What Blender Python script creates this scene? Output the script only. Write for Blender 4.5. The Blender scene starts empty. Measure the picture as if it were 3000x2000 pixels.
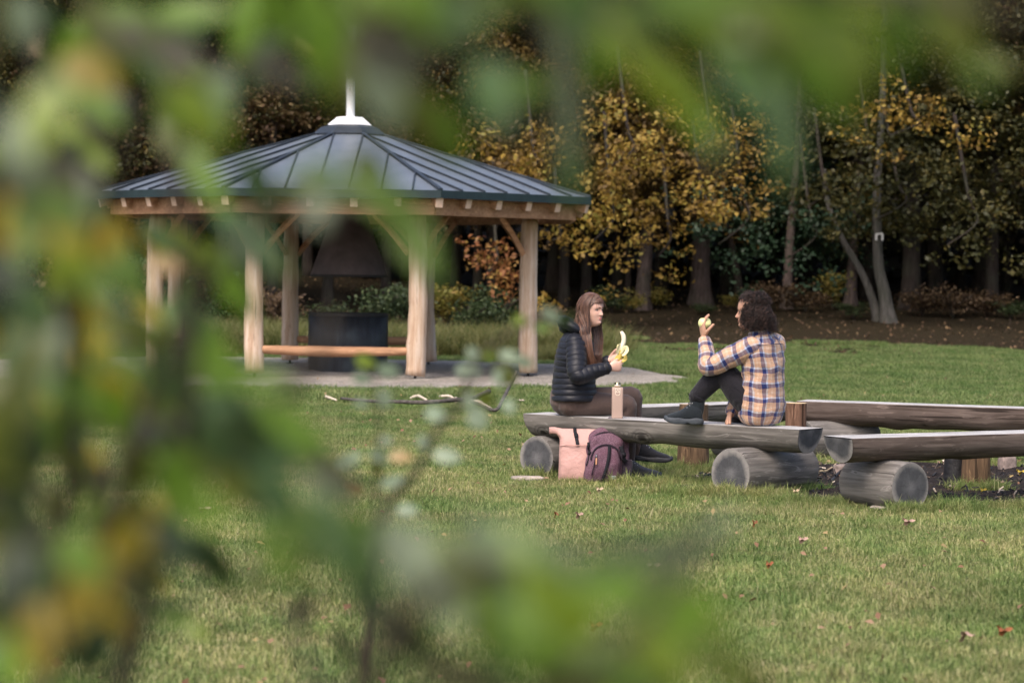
import bpy, math, random
import numpy as np
from mathutils import Vector, Matrix, Quaternion, noise as mnoise
sc = bpy.context.scene
col = sc.collection
R = math.radians
PI = math.pi

# ---------------------------------------------------------------- camera
EYE = Vector((0, 0, 1.45))
LENS = 85.0
FPX = LENS/36.0*3000.0
_t = math.atan(195.0/FPX); _r = R(0.7)
_f = Vector((0, math.cos(_t), -math.sin(_t)))
_rx = Vector((1, 0, 0)); _up = Vector((0, math.sin(_t), math.cos(_t)))
RT = _rx*math.cos(_r) + _up*math.sin(_r)
UP = _up*math.cos(_r) - _rx*math.sin(_r)
cam_d = bpy.data.cameras.new('camera'); cam = bpy.data.objects.new('camera', cam_d); col.objects.link(cam)
cam.matrix_world = Matrix(((RT.x, UP.x, -_f.x, EYE.x), (RT.y, UP.y, -_f.y, EYE.y), (RT.z, UP.z, -_f.z, EYE.z), (0, 0, 0, 1)))
cam_d.lens = LENS; cam_d.sensor_width = 36; cam_d.clip_end = 500; cam_d.clip_start = 0.05
cam_d.dof.use_dof = True; cam_d.dof.focus_distance = 16.7; cam_d.dof.aperture_fstop = 3.5; cam_d.dof.aperture_blades = 0
sc.camera = cam

def P(px, py, d):
    """world point seen at photo pixel (px, py) at distance d along +Y"""
    v = _f + RT*((px-1500)/FPX) + UP*((1000-py)/FPX)
    return EYE + v*(d/v.y)

# ---------------------------------------------------------------- light
world = bpy.data.worlds.new("World"); sc.world = world; world.use_nodes = True
wn = world.node_tree.nodes; wl = world.node_tree.links
bg = wn['Background']; sky = wn.new('ShaderNodeTexSky'); sky.sky_type = 'NISHITA'; sky.sun_disc = False
SUN_EL, SUN_AZ = R(52), R(205)      # azimuth clockwise from +Y
sky.sun_elevation = SUN_EL; sky.sun_rotation = SUN_AZ
sky.air_density = 1.0; sky.dust_density = 4.0; sky.ozone_density = 1.0
bg.inputs[1].default_value = 0.125
wl.new(sky.outputs[0], bg.inputs[0])
sun_d = bpy.data.lights.new('sun', 'SUN'); sun_d.energy = 1.2; sun_d.angle = R(24); sun_d.color = (1, 0.95, 0.88)
sun = bpy.data.objects.new('sun', sun_d); col.objects.link(sun)
_sd = Vector((math.sin(SUN_AZ)*math.cos(SUN_EL), math.cos(SUN_AZ)*math.cos(SUN_EL), math.sin(SUN_EL)))
sun.rotation_euler = _sd.to_track_quat('Z', 'Y').to_euler()
sc.view_settings.view_transform = 'Standard'; sc.view_settings.look = 'None'
sc.view_settings.exposure = 1.13; sc.view_settings.gamma = 1.0
sc.view_settings.use_white_balance = True; sc.view_settings.white_balance_temperature = 6750; sc.view_settings.white_balance_tint = 13
sc.render.engine = 'CYCLES'
cy = sc.cycles
cy.use_denoising = True; cy.max_bounces = 7; cy.diffuse_bounces = 3; cy.glossy_bounces = 2
cy.transmission_bounces = 3; cy.transparent_max_bounces = 4; cy.sample_clamp_indirect = 5
cy.use_adaptive_sampling = True; cy.adaptive_threshold = 0.02
try: cy.denoiser = 'OPENIMAGEDENOISE'
except Exception: pass

# ---------------------------------------------------------------- mesh helpers
class MB:
    def __init__(s): s.v = []; s.f = []; s.uv = []; s.m = []; s.has_uv = False
    def add(s, vs, fs, uvs=None, mi=0):
        o = len(s.v); s.v.extend([tuple(p) for p in vs])
        for i, f in enumerate(fs):
            s.f.append(tuple(a+o for a in f)); s.m.append(mi)
            if uvs is not None: s.uv.append(uvs[i]); s.has_uv = True
            else: s.uv.append([(0, 0)]*len(f))
        return s
    def mesh(s, name, mats, smooth=True):
        me = bpy.data.meshes.new(name)
        me.from_pydata(s.v, [], s.f); 
        for m in (mats if isinstance(mats, (list, tuple)) else [mats]): me.materials.append(m)
        if s.has_uv:
            l = me.uv_layers.new(name='UVMap')
            l.data.foreach_set('uv', np.array([c for u in s.uv for p in u for c in p], dtype=np.float32))
        me.polygons.foreach_set('material_index', np.array(s.m, dtype=np.int32))
        me.polygons.foreach_set('use_smooth', [smooth]*len(s.f))
        me.update(); return me

def obj(name, mb, mats, parent=None, smooth=True, label=None, cat=None, group=None, kind=None, loc=None, bevel=0, subsurf=0, auto=None):
    me = mb if isinstance(mb, bpy.types.Mesh) else mb.mesh(name, mats, smooth)
    o = bpy.data.objects.new(name, me); col.objects.link(o)
    if parent is not None: o.parent = parent
    if loc is not None: o.location = loc
    tag(o, label, cat, group, kind)
    if bevel:
        b = o.modifiers.new('bevel', 'BEVEL'); b.width = bevel; b.segments = 2; b.limit_method = 'ANGLE'
    if subsurf:
        b = o.modifiers.new('sub', 'SUBSURF'); b.levels = subsurf; b.render_levels = subsurf
    return o
def tag(o, label=None, cat=None, group=None, kind=None):
    if label: o['label'] = label
    if cat: o['category'] = cat
    if group: o['group'] = group
    if kind: o['kind'] = kind
    return o
def empty(name, loc, label, cat, group=None, rz=0):
    o = bpy.data.objects.new(name, None); col.objects.link(o); o.location = loc; o.rotation_euler = (0, 0, rz)
    o.empty_display_size = 0.1
    return tag(o, label, cat, group)
def copy_tree(o, parent=None):
    c = o.copy(); col.objects.link(c); c.parent = parent
    for ch in list(o.children):
        copy_tree(ch, c)
    return c

def frames(path, up=None):
    n = len(path); T = []
    for i in range(n):
        a = path[max(0, i-1)]; b = path[min(n-1, i+1)]; t = (b-a); 
        T.append(t.normalized() if t.length > 1e-9 else Vector((0, 0, 1)))
    if up is None: up = Vector((0, 0, 1)) if abs(T[0].z) < .9 else Vector((1, 0, 0))
    N = []; u = up
    for t in T:
        u = u - t*u.dot(t)
        if u.length < 1e-6: u = t.orthogonal()
        u.normalize(); N.append(u.copy())
    return T, N
def smooth_path(pts, k=4):
    """Catmull-Rom through the tuples (any dimension)"""
    pts = [np.array(p, float) for p in pts]; out = []
    n = len(pts)
    for i in range(n-1):
        p0 = pts[max(0, i-1)]; p1 = pts[i]; p2 = pts[i+1]; p3 = pts[min(n-1, i+2)]
        for j in range(k):
            t = j/k
            out.append(.5*((2*p1)+(-p0+p2)*t+(2*p0-5*p1+4*p2-p3)*t*t+(-p0+3*p1-3*p2+p3)*t**3))
    out.append(pts[-1]); return out
def tube(mb, path, ra, rb=None, seg=12, up=None, caps=True, mi=0, uvs=False, mod=None, round_ends=False, fixed=False, power=2):
    """elliptical loft: ra along the 'up' normal, rb across. mod(i, ang, v) scales the radius"""
    path = [Vector(p[:3]) for p in path]
    n = len(path)
    ra = [ra]*n if not hasattr(ra, '__len__') else list(ra)
    rb = ra if rb is None else ([rb]*n if not hasattr(rb, '__len__') else list(rb))
    T, N = frames(path, Vector(up) if up is not None else None)
    if fixed and up is not None: pass
    if round_ends:
        p0, p1 = path[0], path[-1]; k = 3
        pre = []; post = []
        for j in range(k, 0, -1):
            a = j/k*PI/2*.96; pre.append((p0 - T[0]*(math.sin(a)*min(ra[0], rb[0])), math.cos(a)))
        for j in range(1, k+1):
            a = j/k*PI/2*.96; post.append((p1 + T[-1]*(math.sin(a)*min(ra[-1], rb[-1])), math.cos(a)))
        A = [x[1]*ra[0] for x in pre]+ra+[x[1]*ra[-1] for x in post]
        B = [x[1]*rb[0] for x in pre]+rb+[x[1]*rb[-1] for x in post]
        path = [x[0] for x in pre]+path+[x[0] for x in post]
        T = [T[0]]*k+T+[T[-1]]*k; N = [N[0]]*k+N+[N[-1]]*k; ra, rb = A, B; n = len(path)
    vs = []; v = 0; V = []
    for i in range(n):
        if i: v += (path[i]-path[i-1]).length
        V.append(v)
        bn = T[i].cross(N[i])
        for j in range(seg):
            a = 2*PI*j/seg; c, s_ = math.cos(a), math.sin(a)
            if power != 2:
                c = math.copysign(abs(c)**(2/power), c); s_ = math.copysign(abs(s_)**(2/power), s_)
            k = mod(i, a, v) if mod else 1
            vs.append(path[i]+N[i]*(c*ra[i]*k)+bn*(s_*rb[i]*k))
    fs = []; uu = []
    circ = 2*PI*sum(max(x, y) for x, y in zip(ra, rb))/n
    for i in range(n-1):
        for j in range(seg):
            j2 = (j+1) % seg
            fs.append((i*seg+j, i*seg+j2, (i+1)*seg+j2, (i+1)*seg+j))
            uu.append([(j/seg*circ, V[i]), ((j+1)/seg*circ, V[i]), ((j+1)/seg*circ, V[i+1]), (j/seg*circ, V[i+1])])
    if caps:
        fs.append(tuple(range(seg))[::-1]); fs.append(tuple((n-1)*seg+j for j in range(seg)))
        uu.append([(0, 0)]*seg); uu.append([(0, V[-1])]*seg)
    mb.add(vs, fs, uu if uvs else None, mi); return mb
def box(mb, c, s, M=None, mi=0):
    c = Vector(c); vs = []
    for z in (-1, 1):
        for x, y in ((-1, -1), (1, -1), (1, 1), (-1, 1)):
            p = Vector((x*s[0]/2, y*s[1]/2, z*s[2]/2))
            if M is not None: p = M @ p
            vs.append(c+p)
    mb.add(vs, [(3, 2, 1, 0), (4, 5, 6, 7), (0, 1, 5, 4), (1, 2, 6, 5), (2, 3, 7, 6), (3, 0, 4, 7)], None, mi); return mb
def beam(mb, a, b, w, h, mi=0):
    a = Vector(a); b = Vector(b); d = b-a; x = d.normalized()
    y = Vector((0, 0, 1)).cross(x)
    if y.length < 1e-4: y = Vector((0, 1, 0))
    y.normalize(); z = x.cross(y)
    M = Matrix((x, y, z)).transposed()
    return box(mb, (a+b)/2, (d.length, w, h), M, mi)
def ball(mb, c, r, M=None, nu=16, nv=10, mi=0, fn=None):
    c = Vector(c); r = (r, r, r) if not hasattr(r, '__len__') else r
    vs = []
    for i in range(nv+1):
        th = PI*i/nv
        for j in range(nu):
            ph = 2*PI*j/nu
            d = Vector((math.sin(th)*math.cos(ph), math.sin(th)*math.sin(ph), math.cos(th)))
            p = Vector((d.x*r[0], d.y*r[1], d.z*r[2]))
            if fn: p = fn(d, p)
            if M is not None: p = M @ p
            vs.append(c+p)
    fs = [(i*nu+j, (i+1)*nu+j, (i+1)*nu+(j+1) % nu, i*nu+(j+1) % nu) for i in range(nv) for j in range(nu)]
    mb.add(vs, fs, None, mi); return mb
def lathe(mb, prof, seg=32, c=(0, 0, 0), mi=0):
    vs = [(c[0]+r*math.cos(2*PI*j/seg), c[1]+r*math.sin(2*PI*j/seg), c[2]+z) for r, z in prof for j in range(seg)]
    fs = [(i*seg+j, i*seg+(j+1) % seg, (i+1)*seg+(j+1) % seg, (i+1)*seg+j) for i in range(len(prof)-1) for j in range(seg)]
    mb.add(vs, fs, None, mi); return mb

# ---------------------------------------------------------------- materials
class NT:
    def __init__(s, name):
        s.m = bpy.data.materials.new(name); s.m.use_nodes = True; s.t = s.m.node_tree
        s.b = s.t.nodes['Principled BSDF']; s.out = s.t.nodes['Material Output']
    def n(s, typ, **kw):
        x = s.t.nodes.new(typ)
        for k, v in kw.items(): setattr(x, k, v)
        return x
    def l(s, a, b): s.t.links.new(a, b)
    def coord(s, which='Object', scale=(1, 1, 1), rot=(0, 0, 0)):
        if which == 'World': o = s.n('ShaderNodeNewGeometry').outputs['Position']
        else: o = s.n('ShaderNodeTexCoord').outputs[which]
        mp = s.n('ShaderNodeMapping'); mp.inputs['Scale'].default_value = scale; mp.inputs['Rotation'].default_value = rot
        s.l(o, mp.inputs[0]); return mp.outputs[0]
    def noise(s, v, scale, detail=4, rough=.6, dist=0):
        x = s.n('ShaderNodeTexNoise'); x.inputs['Scale'].default_value = scale; x.inputs['Detail'].default_value = detail
        x.inputs['Roughness'].default_value = rough; x.inputs['Distortion'].default_value = dist
        if v is not None: s.l(v, x.inputs['Vector'])
        return x.outputs['Fac']
    def ramp(s, f, stops, interp='LINEAR'):
        x = s.n('ShaderNodeValToRGB'); cr = x.color_ramp; cr.interpolation = interp
        while len(cr.elements) < len(stops): cr.elements.new(.5)
        for e, (p, c) in zip(cr.elements, stops):
            e.position = p; e.color = (c, c, c, 1) if not hasattr(c, '__len__') else (*c, 1)
        s.l(f, x.inputs[0]); return x.outputs[0]
    def mix(s, f, a, b, mode='MIX'):
        x = s.n('ShaderNodeMix', data_type='RGBA', blend_type=mode)
        for k, v in ((0, f), (6, a), (7, b)):
            if isinstance(v, (int, float)): x.inputs[k].default_value = v
            elif isinstance(v, tuple): x.inputs[k].default_value = (*v, 1)
            else: s.l(v, x.inputs[k])
        return x.outputs[2]
    def math(s, op, a, b=0.0):
        x = s.n('ShaderNodeMath', operation=op)
        for k, v in ((0, a), (1, b)):
            if isinstance(v, (int, float)): x.inputs[k].default_value = v
            else: s.l(v, x.inputs[k])
        return x.outputs[0]
    def bump(s, h, strength=.5, dist=.01):
        x = s.n('ShaderNodeBump'); x.inputs['Strength'].default_value = strength; x.inputs['Distance'].default_value = dist
        s.l(h, x.inputs['Height']); s.l(x.outputs[0], s.b.inputs['Normal'])
    def fin(s, color=None, rough=.7, spec=.3, metal=0, sheen=0):
        if color is not None:
            if isinstance(color, tuple): s.b.inputs['Base Color'].default_value = (*color, 1)
            else: s.l(color, s.b.inputs['Base Color'])
        if isinstance(rough, (int, float)): s.b.inputs['Roughness'].default_value = rough
        else: s.l(rough, s.b.inputs['Roughness'])
        s.b.inputs['Specular IOR Level'].default_value = spec; s.b.inputs['Metallic'].default_value = metal
        if sheen: s.b.inputs['Sheen Weight'].default_value = sheen
        return s.m
def simple(name, c, rough=.7, spec=.3, metal=0, var=.25, scale=30, bump=.2, which='Object', bd=.003):
    t = NT(name); v = t.coord(which); f = t.noise(v, scale, 5)
    d = tuple(max(0, x*(1-var)) for x in c); u = tuple(min(1, x*(1+var)) for x in c)
    cc = t.ramp(f, [(.3, d), (.7, u)])
    if bump: t.bump(f, bump, bd)
    return t.fin(cc, rough, spec, metal)
def leaf_mat(name, stops, trans=.35, rough=.5, noise_scale=None, spec=.35, nmix=.5):
    """leaf blades: colour by leaf and by branch region; light passes through"""
    t = NT(name); g = t.n('ShaderNodeNewGeometry'); f = g.outputs['Random Per Island']
    if noise_scale:
        n_ = t.ramp(t.noise(t.coord('World'), noise_scale, 2), [(.32, 0.0), (.68, 1.0)])
        f = t.math('ADD', t.math('MULTIPLY', f, 1-nmix), t.math('MULTIPLY', n_, nmix))
    c = t.ramp(f, stops); t.fin(c, rough, spec)
    tr = t.n('ShaderNodeBsdfTranslucent'); t.l(t.mix(.5, c, t.mix(1.0, c, (1, 1, .55), 'MULTIPLY')), tr.inputs[0])
    mx = t.n('ShaderNodeMixShader'); mx.inputs[0].default_value = trans
    t.l(t.b.outputs[0], mx.inputs[1]); t.l(tr.outputs[0], mx.inputs[2]); t.l(mx.outputs[0], t.out.inputs[0])
    return t.m
# ---------------------------------------------------------------- ground
def ss(a, b, x):
    t = np.clip((x-a)/(b-a), 0, 1); return t*t*(3-2*t)
def ground_z(x, y):
    return 1.1*float(ss(50, 72, y)) + 11*float(ss(84, 125, y)) + 0.5*float(ss(44, 60, y))*float(ss(-1, -7, x))
def on_ground(px, py):
    """where the ray of a photo pixel meets the ground"""
    d = 5.0
    while d < 95:
        p = P(px, py, d)
        if p.z <= ground_z(p.x, p.y): return Vector((p.x, p.y, ground_z(p.x, p.y)))
        d += .05
    return P(px, py, 95)
rng = np.random.default_rng(7); random.seed(7)

def in_gravel(x, y):
    cx, cy_ = -3.3, 35.2; a = math.atan2(y-cy_, x-cx)
    e = math.hypot((x-cx)/5.85, (y-cy_)/5.2)
    return e*(1+.03*math.sin(5*a+1)+.02*math.sin(11*a)+.012*math.sin(23*a)) - 1      # <0 inside
FX, FY = 3.0, 17.2
def in_ash(x, y):
    a = math.atan2(y-FY, x-FX); e = math.hypot((x-FX)/1.8, (y-FY)/1.68)
    return e*(1+.08*math.sin(3*a+.5)+.05*math.sin(7*a)+.04*math.sin(13*a+2)) - 1

def ground_material():
    t = NT('turf_soil'); v = t.coord('World')
    a = t.noise(v, 1.2, 5); b = t.noise(v, 9, 5); c = t.noise(v, 60, 4)
    soil = t.ramp(b, [(.3, (.035, .03, .014)), (.7, (.075, .07, .028))])
    turf = t.ramp(c, [(.3, (.03, .045, .012)), (.7, (.07, .095, .025))])
    near = t.mix(t.ramp(a, [(.35, 0.0), (.65, 1.0)]), soil, turf)
    lit = t.ramp(t.noise(v, 14, 6, .75), [(.3, (.008, .009, .004)), (.45, (.018, .016, .008)), (.6, (.036, .023, .013)), (.75, (.03, .036, .014)), (.85, (.065, .045, .025))])
    sep = t.n('ShaderNodeSeparateXYZ'); t.l(v, sep.inputs[0])
    m = t.math('ADD', sep.outputs[1], t.math('MULTIPLY', t.noise(v, .35, 4), 7.0))
    m = t.ramp(t.math('MULTIPLY', t.math('SUBTRACT', m, 44.0), .1), [(.55, 0.0), (.8, 1.0)])
    t.l(t.mix(m, near, lit), t.b.inputs['Base Color']); t.bump(c, .6, .02)
    return t.fin(None, .95, .1)
mb = MB()
xs = np.concatenate([np.linspace(-120, -32, 12), np.linspace(-30, 30, 90), np.linspace(32, 120, 12)])
ys = np.concatenate([np.linspace(-60, -2, 8), np.linspace(0, 95, 150), np.linspace(100, 260, 12)])
vs = [(x, y, ground_z(x, y)+.02*mnoise.noise(Vector((x*.6, y*.6, 0)))-.02) for y in ys for x in xs]
nx = len(xs); fs = [(j*nx+i, j*nx+i+1, (j+1)*nx+i+1, (j+1)*nx+i) for j in range(len(ys)-1) for i in range(nx-1)]
mb.add(vs, fs); obj('ground', mb, ground_material(), kind='structure', label='meadow ground running up to the forest floor')

def blob_sheet(name, fn, cx, cy_, rmax, z, mat, nr=26, na=160, bumpy=.012, dome=0.0):
    mb = MB(); vs = []
    for j in range(na):
        a = 2*PI*j/na; lo, hi = 0.0, rmax
        for _ in range(24):
            mid = (lo+hi)/2
            if fn(cx+mid*math.cos(a), cy_+mid*math.sin(a)) < 0: lo = mid
            else: hi = mid
        for i in range(nr+1):
            r = lo*i/nr; x = cx+r*math.cos(a); y = cy_+r*math.sin(a); e = 1-i/nr
            vs.append((x, y, z+bumpy*mnoise.noise(Vector((x*3, y*3, 3)))*min(1, e*6)+dome*min(1, e*5) - (.03 if i == nr else 0)))
    fs = [(j*(nr+1)+i, j*(nr+1)+i+1, ((j+1) % na)*(nr+1)+i+1, ((j+1) % na)*(nr+1)+i) for j in range(na) for i in range(nr)]
    mb.add(vs, fs); return obj(name, mb, mat, kind='structure')
t = NT('gravel'); v = t.coord('World')
vor = t.n('ShaderNodeTexVoronoi'); vor.inputs['Scale'].default_value = 55; t.l(v, vor.inputs['Vector'])
base = t.ramp(t.noise(v, 1.1, 6, .7), [(.3, (.25, .225, .195)), (.7, (.42, .385, .34))])
st = t.ramp(vor.outputs['Color'], [(.1, .55), (.9, 1.25)])
t.l(t.mix(1.0, base, st, 'MULTIPLY'), t.b.inputs['Base Color']); t.bump(vor.outputs['Distance'], .7, .02)
M_gravel = t.fin(None, .95, .15)
tag(blob_sheet('gravel_pad', in_gravel, -3.3, 35.2, 9, .025, M_gravel, nr=40, bumpy=.03), 'pale grey gravel spread under and around the shelter')
t = NT('ash_soil'); v = t.coord('World')
c = t.ramp(t.noise(v, 22, 7, .75), [(.25, (.006, .006, .007)), (.5, (.03, .024, .022)), (.68, (.07, .05, .042)), (.85, (.2, .18, .17))])
t.l(c, t.b.inputs['Base Color']); t.bump(t.noise(v, 30, 6, .7), 1, .04)
M_ash = t.fin(None, .95, .15)
tag(blob_sheet('ash_soil', in_ash, FX, FY, 4, .02, M_ash, nr=40, bumpy=.05), 'burnt black soil and ash round the camp fire')

# ---------------------------------------------------------------- lawn grass (instanced patches, one stuff object)
def grass_mat():
    t = NT('grass_blades'); v = t.coord('World'); g = t.n('ShaderNodeNewGeometry')
    a = t.noise(v, 1.3, 4, .65); b = t.noise(v, 5.5, 4, .7)
    r = g.outputs['Random Per Island']
    green = t.ramp(r, [(0, (.055, .13, .025)), (.4, (.12, .225, .05)), (.8, (.20, .31, .09)), (1, (.30, .39, .14))])
    dry = t.ramp(r, [(0, (.14, .18, .05)), (.4, (.28, .31, .11)), (.8, (.46, .42, .20)), (1, (.58, .50, .30))])
    m = t.math('ADD', t.math('MULTIPLY', a, .55), t.math('MULTIPLY', b, .45))
    c = t.mix(t.ramp(m, [(.36, .04), (.47, .42), (.57, 1.0)]), green, dry)
    pt = t.noise(v, .7, 5, .7, 1.0); c = t.mix(1.0, c, t.ramp(pt, [(.3, (.62, .68, .6)), (.5, (1, 1, 1)), (.7, (1.3, 1.25, 1.2))]), 'MULTIPLY')
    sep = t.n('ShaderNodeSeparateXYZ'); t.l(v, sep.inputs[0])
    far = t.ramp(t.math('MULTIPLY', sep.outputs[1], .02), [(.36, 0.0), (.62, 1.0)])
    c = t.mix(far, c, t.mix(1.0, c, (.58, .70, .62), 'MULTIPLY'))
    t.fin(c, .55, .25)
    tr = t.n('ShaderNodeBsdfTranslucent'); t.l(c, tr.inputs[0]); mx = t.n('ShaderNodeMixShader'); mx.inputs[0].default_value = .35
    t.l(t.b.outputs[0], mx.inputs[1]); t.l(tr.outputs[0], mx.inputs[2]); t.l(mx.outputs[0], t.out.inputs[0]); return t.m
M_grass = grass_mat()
def grass_patch(name, size, n, h, w, seed):
    rg = np.random.default_rng(seed)
    # tufts
    nt = max(6, n//14); tc = rg.uniform(-size/2, size/2, (nt, 2)); th = rg.uniform(.55, 1.35, nt)
    ti = rg.integers(0, nt, n); base = tc[ti]+rg.normal(0, .022 if size < .7 else .05, (n, 2))
    k = rg.random(n) < .3; base[k] = rg.uniform(-size/2, size/2, (k.sum(), 2))
    hh = h*th[ti]*rg.uniform(.5, 1.25, n); ang = rg.uniform(0, 2*PI, n); lean = rg.uniform(.2, 1.5, n)*hh
    la = rg.uniform(0, 2*PI, n); ww = w*rg.uniform(.6, 1.3, n)
    dx, dy = np.cos(ang)*ww/2, np.sin(ang)*ww/2; lx, ly = np.cos(la)*lean, np.sin(la)*lean
    V = np.zeros((n, 5, 3))
    V[:, 0] = np.c_[base[:, 0]-dx, base[:, 1]-dy, np.full(n, -.02)]; V[:, 1] = np.c_[base[:, 0]+dx, base[:, 1]+dy, np.full(n, -.02)]
    V[:, 2] = np.c_[base[:, 0]+dx*.8+lx*.35, base[:, 1]+dy*.8+ly*.35, hh*.6]; V[:, 3] = np.c_[base[:, 0]-dx*.8+lx*.35, base[:, 1]-dy*.8+ly*.35, hh*.6]
    V[:, 4] = np.c_[base[:, 0]+lx, base[:, 1]+ly, hh*np.sqrt(np.maximum(.12, 1-(lean/np.maximum(hh, 1e-4))**2*.42))]
    me = bpy.data.meshes.new(name)
    nv = n*5; me.vertices.add(nv); me.vertices.foreach_set('co', V.reshape(-1).astype(np.float32))
    idx = np.arange(n)[:, None]*5
    loops = np.concatenate([idx+np.array([[0, 1, 2, 3]]), idx+np.array([[3, 2, 4]])], 1).reshape(-1)
    me.loops.add(n*7); me.loops.foreach_set('vertex_index', loops.astype(np.int32))
    starts = (np.arange(n)[:, None]*7+np.array([[0, 4]])).reshape(-1)
    me.polygons.add(n*2); me.polygons.foreach_set('loop_start', starts.astype(np.int32))
    me.polygons.foreach_set('loop_total', np.tile([4, 3], n).astype(np.int32))
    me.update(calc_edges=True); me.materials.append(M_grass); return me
def instanced_stuff(name, protos, pts, label, kind='stuff'):
    """pts: list of (x, y, z, rot, scale, index)"""
    coll = bpy.data.collections.new(name+'_sources')
    for i, me in enumerate(protos):
        o = bpy.data.objects.new('%s_source_%02d' % (name, i), me); coll.objects.link(o)
    me = bpy.data.meshes.new(name); a = np.array(pts, dtype=np.float32)
    me.vertices.add(len(a)); me.vertices.foreach_set('co', a[:, :3].reshape(-1).copy())
    for k, nm, ty in ((3, 'rot', 'FLOAT'), (4, 'scl', 'FLOAT'), (5, 'idx', 'INT')):
        at = me.attributes.new(nm, ty, 'POINT'); at.data.foreach_set('value', a[:, k].astype(np.int32 if ty == 'INT' else np.float32))
    o = bpy.data.objects.new(name, me); col.objects.link(o)
    ng = bpy.data.node_groups.new(name+'_scatter', 'GeometryNodeTree')
    ng.interface.new_socket('Geometry', in_out='INPUT', socket_type='NodeSocketGeometry'); ng.interface.new_socket('Geometry', in_out='OUTPUT', socket_type='NodeSocketGeometry')
    N = ng.nodes; L = ng.links; gi = N.new('NodeGroupInput'); go = N.new('NodeGroupOutput')
    ip = N.new('GeometryNodeInstanceOnPoints'); ci = N.new('GeometryNodeCollectionInfo'); ci.inputs[0].default_value = coll
    ci.inputs['Separate Children'].default_value = True; ci.inputs['Reset Children'].default_value = True
    def attr(nm, ty):
        x = N.new('GeometryNodeInputNamedAttribute'); x.data_type = ty; x.inputs[0].default_value = nm; return x.outputs[0]
    cx = N.new('ShaderNodeCombineXYZ'); L.new(attr('rot', 'FLOAT'), cx.inputs[2])
    L.new(gi.outputs[0], ip.inputs['Points']); L.new(ci.outputs[0], ip.inputs['Instance']); ip.inputs['Pick Instance'].default_value = True
    L.new(attr('idx', 'INT'), ip.inputs['Instance Index']); L.new(cx.outputs[0], ip.inputs['Rotation']); L.new(attr('scl', 'FLOAT'), ip.inputs['Scale'])
    L.new(ip.outputs[0], go.inputs[0])
    m = o.modifiers.new('scatter', 'NODES'); m.node_group = ng
    return tag(o, label, None, None, kind)
protos = [grass_patch('g%d' % i, .5, 1700, .040, .0044, i) for i in range(5)] + \
         [grass_patch('f%d' % i, 1.0, 2600, .062, .0075, 20+i) for i in range(3)] + \
         [grass_patch('t%d' % i, .22, 260, .12, .005, 40+i) for i in range(3)]
GP = []
y = 6.8
while y < 54:
    st = .42 if y < 27 else .8
    hw = y*.25+4.0; x = -hw
    while x < hw:
        X = x+random.uniform(-.1, .1)*st; Y = y+random.uniform(-.15, .15)*st
        ok = in_gravel(X, Y) > (.03 if y > 25 else 0) and in_ash(X, Y) > .03
        if Y > 44: ok = ok and mnoise.noise(Vector((X*.4, Y*.4, 5)))*5 + random.gauss(0, 3.4) + 50.3 > Y
        if ok:
            hs = 1.0+.28*mnoise.noise(Vector((X*.9, Y*.9, 1)))
            GP.append((X, Y, ground_z(X, Y)-.012, random.uniform(0, 6.28), hs*random.uniform(.9, 1.1), random.randrange(5) if y < 27 else 5+random.randrange(3)))
        x += st
    y += st
# longer tufts where no mower reaches: along the logs and the edge of the fire place
EDGE_TUFTS = []
for k in range(300):
    a = random.uniform(0, 2*PI); r = random.uniform(1.0, 1.16)
    X = FX+1.75*r*math.cos(a); Y = FY+1.68*r*math.sin(a)
    if in_ash(X, Y) > 0: EDGE_TUFTS.append((X, Y))
# ---------------------------------------------------------------- weathered wood
def wood_mat(name, dark, light, scale=(1.2, 16, 16), rough=.8, rings=False, cracks=True, contrast=(.3, .7), knots=(), bump=.35):
    t = NT(name); v = t.coord('Object', scale)
    a = t.noise(v, 1.6, 6, .65, .6); big = t.noise(t.coord('Object', (1.5, 4, 4)), 1.3, 3)
    c = t.ramp(a, [(contrast[0], dark), (.5, tuple((x+y)/2 for x, y in zip(dark, light))), (contrast[1], light)])
    c = t.mix(t.ramp(big, [(.35, .0), (.75, .45)]), c, tuple(x*.45 for x in dark))
    if cracks:
        cr = t.noise(t.coord('Object', (.6, 34, 34)), 1.0, 2, .5, .3)
        c = t.mix(t.ramp(cr, [(.64, 0.0), (.68, .8)]), c, tuple(x*.25 for x in dark))
    pale = t.noise(t.coord('Object', (1.6, 9, 9)), 2.2, 5, .6, 1.2); c = t.mix(t.ramp(pale, [(.60, 0.0), (.66, .5), (.72, 0.0)]), c, tuple(min(1, x*1.5) for x in light))
    for kx, ky, kz, kr in knots:
        mp = t.n('ShaderNodeMapping'); mp.inputs['Location'].default_value = (-kx/kr/1.35, -ky/kr, -kz/kr); mp.inputs['Scale'].default_value = (1/kr/1.35, 1/kr, 1/kr)
        tc = t.n('ShaderNodeTexCoord'); t.l(tc.outputs['Object'], mp.inputs[0]); ln = t.n('ShaderNodeVectorMath', operation='LENGTH'); t.l(mp.outputs[0], ln.inputs[0])
        q = t.math('ADD', ln.outputs['Value'], t.math('MULTIPLY', t.math('SUBTRACT', a, .5), .5))
        c = t.mix(t.ramp(q, [(0, 1.0), (.38, .9), (.5, .2), (.62, .7), (.7, .1), (.85, .45), (1.0, 0.0)]), c, tuple(x*.35 for x in dark))
    t.bump(a, bump, .01); return t.fin(c, rough, .2)
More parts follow.
